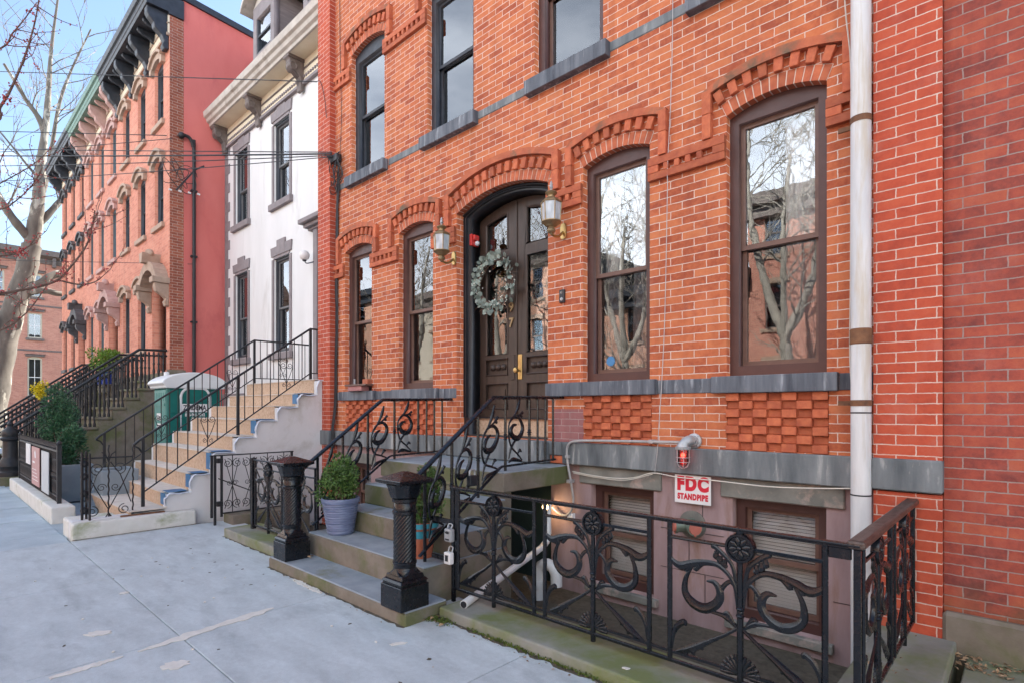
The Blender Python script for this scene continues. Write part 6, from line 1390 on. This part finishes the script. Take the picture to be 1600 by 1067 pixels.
for k in range(4): g.sweep(smooth_path([(-7.95, -.15 + .01 * k, 5.40), (-7.85, -.12, 5.36 - .02 * k), (-7.75, -.06, 5.3), (-7.74 - .02 * k, -.03, 5.0), (-7.80, -.03, 4.5)], 5), .007, 5)
g.box(-7.9, -7.70, -.1, -.02, 5.28, 5.38); g.build('coils', 'wire', cb_, smooth=True, ang=60)
g = MB()
for k, dx in enumerate((0, .022, .042)):
    g.sweep(smooth_path([(-7.80, -.03, 4.9), (-7.84 + dx, -.025, 4.3), (-7.86 + dx, -.025, 3.4), (-7.84 + dx - .03 * (k == 1), -.025, 2.9), (-7.87 + dx, -.025, 2.3), (-7.88 + dx, -.03, 1.6), (-7.87 + dx, -.08, 1.2), (-7.86 + dx, -.08, .9)], 7), .011, 6)
g.build('down_cables', 'wire', cb_, smooth=True)
g = MB(); g.sweep(smooth_path([(-7.72, -.03, 5.4), (-7.70, -.02, 6.0), (-7.74, -.02, 7.2), (-7.75, -.02, 9)], 6), .005, 5); g.sweep(smooth_path([(-8.25, -.14, 6.66), (-8.15, -.12, 6.62), (-8.02, -.12, 6.3), (-7.97, -.12, 6.0)], 6), .005, 5); g.build('up_cables', 'wire', cb_)

# ------------------------------------------------------------------ far side of the street (seen in the window reflections)
def opposite(x0, x1, h, m, label, tr_, nx):
    t = thing('brick_building', label, 'building', ((x0 + x1) / 2, -20, 0), 'houses across the street')
    xf = lambda q: Vector((q.x, -20 - q.y, q.z)); w = (x1 - x0) / nx
    W_ = [(x0 + w * (i + .5), z) for i in range(nx) for z in (1.6, 4.9, 8.0) if z + 2 < h]
    plate('wall', rect(x0, x1, -.3, h), [rect(x - .45, x + .45, z, z + 1.9) for x, z in W_], 0, .3, m, t, xf=xf)
    MB().box(x0, x1, .5, 9, -.3, h - .1).build('rooms', 'dark_room', t, xf=xf)
    first = None
    for x, z in W_:
        g = MB(); g.box(x - .45, x - .38, .1, .2, z, z + 1.9); g.box(x + .38, x + .45, .1, .2, z, z + 1.9); g.box(x - .38, x + .38, .1, .2, z + .9, z + .97); g.box(x - .38, x + .38, .1, .2, z + 1.83, z + 1.9); g.box(x - .38, x + .38, .1, .2, z, z + .07)
        f = g.build('window', tr_, t, xf=xf); MB().box(x - .38, x + .38, .14, .15, z, z + 1.9).build('pane', 'glass', f, xf=xf)
        MB().box(x - .6, x + .6, -.08, .02, z - .16, z).build('sill', 'tan_stone', t, xf=xf); MB().box(x - .6, x + .6, -.1, .02, z + 1.9, z + 2.15).build('lintel', 'tan_stone', t, xf=xf)
    g = MB(); g.box(x0 - .1, x1 + .1, -.6, .3, h - .1, h + .35); g.box(x0 - .05, x1 + .05, -.3, .3, h - .6, h - .1); g.build('cornice', tr_, t, xf=xf)
for i, (x0, x1, h, m, tr_, nx, lab) in enumerate(((-46, -36, 10.5, 'opp_a', 'navy', 4, 'sunlit orange brick house across the street, far left in reflection'), (-36, -27, 9.2, 'opp_b', 'brown_trim', 4, 'cream rendered house across the street'), (-27, -18, 10.6, 'opp_a', 'brown_trim', 4, 'sunlit orange brick house across the street beside the cream one'),
                                                   (-18, -9, 7.2, 'opp_a', 'navy', 4, 'lower orange brick house across the street with black cornice'), (-9, 0, 10.2, 'end_brick', 'brown_trim', 4, 'pale coral brick house opposite the main house'), (0, 10, 9.0, 'opp_a', 'navy', 4, 'orange brick house across the street behind the viewer'), (10, 22, 10.5, 'opp_b', 'navy', 5, 'cream house across the street at far right'))):
    opposite(x0, x1, h, m, lab, tr_, nx)
struct(MB().box(-60, 60, -19.9, -15.2, -.2, 0).build('far_sidewalk', 'sidewalk'))
def street_tree(x, y, seed, label, h=1.0):
    tree('street_tree', label, (x, y, 0), [([(x, y, -.1), (x + .1, y, 2.2 * h), (x, y + .1, 4.0 * h)], .24, .17, 2), ([(x, y + .1, 3.9 * h), (x - .7, y, 6 * h), (x - 1.1, y + .4, 9 * h), (x - 1.2, y, 12 * h)], .17, .05, 12), ([(x, y + .1, 3.9 * h), (x + .8, y, 5.8 * h), (x + 1.4, y + .3, 8.5 * h), (x + 1.7, y, 11 * h)], .16, .05, 12), ([(x, y + .1, 4.0 * h), (x + .1, y + .6, 7 * h), (x + .3, y + .5, 10 * h)], .14, .05, 11)], 'bark_pale', 'twig', seed, 3, .6, 2.6, nb=(4, 5), twig_m='bark_pale', minr=.013)
for x, y, sd_, lab, h in ((2.2, -15.9, 61, 'opposite the right brick pier', 1.0), (-6.2, -15.8, 62, 'opposite the right windows', 1.0), (-12.6, -15.9, 65, 'opposite the door', .9), (-20.2, -15.8, 63, 'opposite the white house', .95), (-27.5, -15.9, 66, 'opposite the row houses', 1.0), (8, -6.6, 64, 'at the near kerb, right of the viewer', .95)):
    street_tree(x, y, sd_, 'bare pale plane tree on the pavement ' + lab, h)

# ------------------------------------------------------------------ litter, leaves, moss
rr = random.Random(15); g = MB(); random.seed(15)
def scat(n, x0, x1, y0, y1, z, l=(.02, .05)):
    for i in range(n): 
        L_ = rr.uniform(*l); g.leaf((rr.uniform(x0, x1), rr.uniform(y0, y1), z + rr.uniform(.002, .012)), (rr.gauss(0, 1), rr.gauss(0, 1), rr.gauss(.1, .2)), L_ * .6, L_, rr.random(), (rr.gauss(0, .3), rr.gauss(0, .3), 1))
scat(70, -.34, -.05, -.35, -.12, .0); scat(25, -.2, .6, -.35, -.12, 0); scat(60, -3.2, -2.95, -2.0, -1.75, .0); scat(40, -4.9, -3.2, -2.24, -2.17, .0, (.008, .02)); scat(70, -2.9, -1.2, -1.98, -1.89, .0, (.008, .025)); scat(14, -.7, -.5, -1.2, -.2, .075, (.015, .03)); scat(8, -5.05, -4.9, -1.95, -1.87, .1, (.02, .05)); scat(40, -3.1, -1, -1.46, -.5, -.31); scat(14, -6.8, -2, -4, -2.3, .0, (.008, .025))
tag(g.build('leaf_litter', 'dry_leaf'), kind='stuff')
g = MB()
for i in range(900):
    cx, cy, sx, sy = rr.choice(((-3.02, -1.93, .07, .05), (-3.14, -1.95, .05, .04), (-2.5, -1.90, .25, .015), (-2.0, -1.9, .3, .012), (-3.2, -1.87, .03, .05)))
    g.leaf((rr.gauss(cx, sx * .6), rr.gauss(cy, sy * .6), rr.uniform(.0, .012)), (rr.gauss(0, 1), rr.gauss(0, 1), .8), .010, .02, rr.random())
tag(g.build('moss_tufts', 'moss'), kind='stuff')
ch = MB().prism(blob(-.60, -.27, .035, .02, .3, 0, 9, .3, rr), .076, .081, 'xy').build('paint_flake', 'sign_white'); tag(ch, 'white flake lying on the green coping near the brick pier', 'debris')
ch = MB().prism(blob(-1.62, -1.80, .022, .012, .3, 0, 9, .3, rr), .076, .080, 'xy').build('paint_flake', 'patch'); tag(ch, 'pale chip lying on the mossy coping before the flower fence', 'debris')

# grime with painted contact shadow at the foot of kerbs and steps, gum and cracks on the slabs
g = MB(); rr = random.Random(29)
def grime_shade(p0, p1, w, n=40):
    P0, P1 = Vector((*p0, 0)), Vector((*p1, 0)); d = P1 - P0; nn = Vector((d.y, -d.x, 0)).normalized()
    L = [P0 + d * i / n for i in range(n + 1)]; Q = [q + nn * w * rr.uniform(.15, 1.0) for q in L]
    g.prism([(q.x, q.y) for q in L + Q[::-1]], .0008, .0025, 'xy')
grime_shade((-5.3, -2.166), (-3.14, -2.166), .035); grime_shade((-3.12, -1.886), (-.4, -1.886), .045, 60); grime_shade((-7.984, -1.9), (-7.984, -3.24), -.03); grime_shade((-6.95, -1.981), (-5.32, -1.981), .03); grime_shade((-.326, -1.3), (-.326, -.1), -.05)
for i in range(26): g.prism(blob(rr.uniform(-6.8, -1.8), rr.uniform(-4.3, -2.3), rr.uniform(.008, .02), rr.uniform(.006, .014), rr.uniform(0, 3), 0, 9, .3, rr), .0008, .0022, 'xy')
def crack(pts, w=.003):
    q = []
    for a, b in zip(pts[:-1], pts[1:]):
        for i in range(8): q.append((a[0] + (b[0] - a[0]) * i / 8 + rr.gauss(0, .006), a[1] + (b[1] - a[1]) * i / 8 + rr.gauss(0, .006)))
    g.prism([(x, y + w) for x, y in q] + [(x, y - w * rr.uniform(.4, 1)) for x, y in q[::-1]], .0008, .002, 'xy')
struct(g.build('pavement_grime_and_shade', 'dirt'))
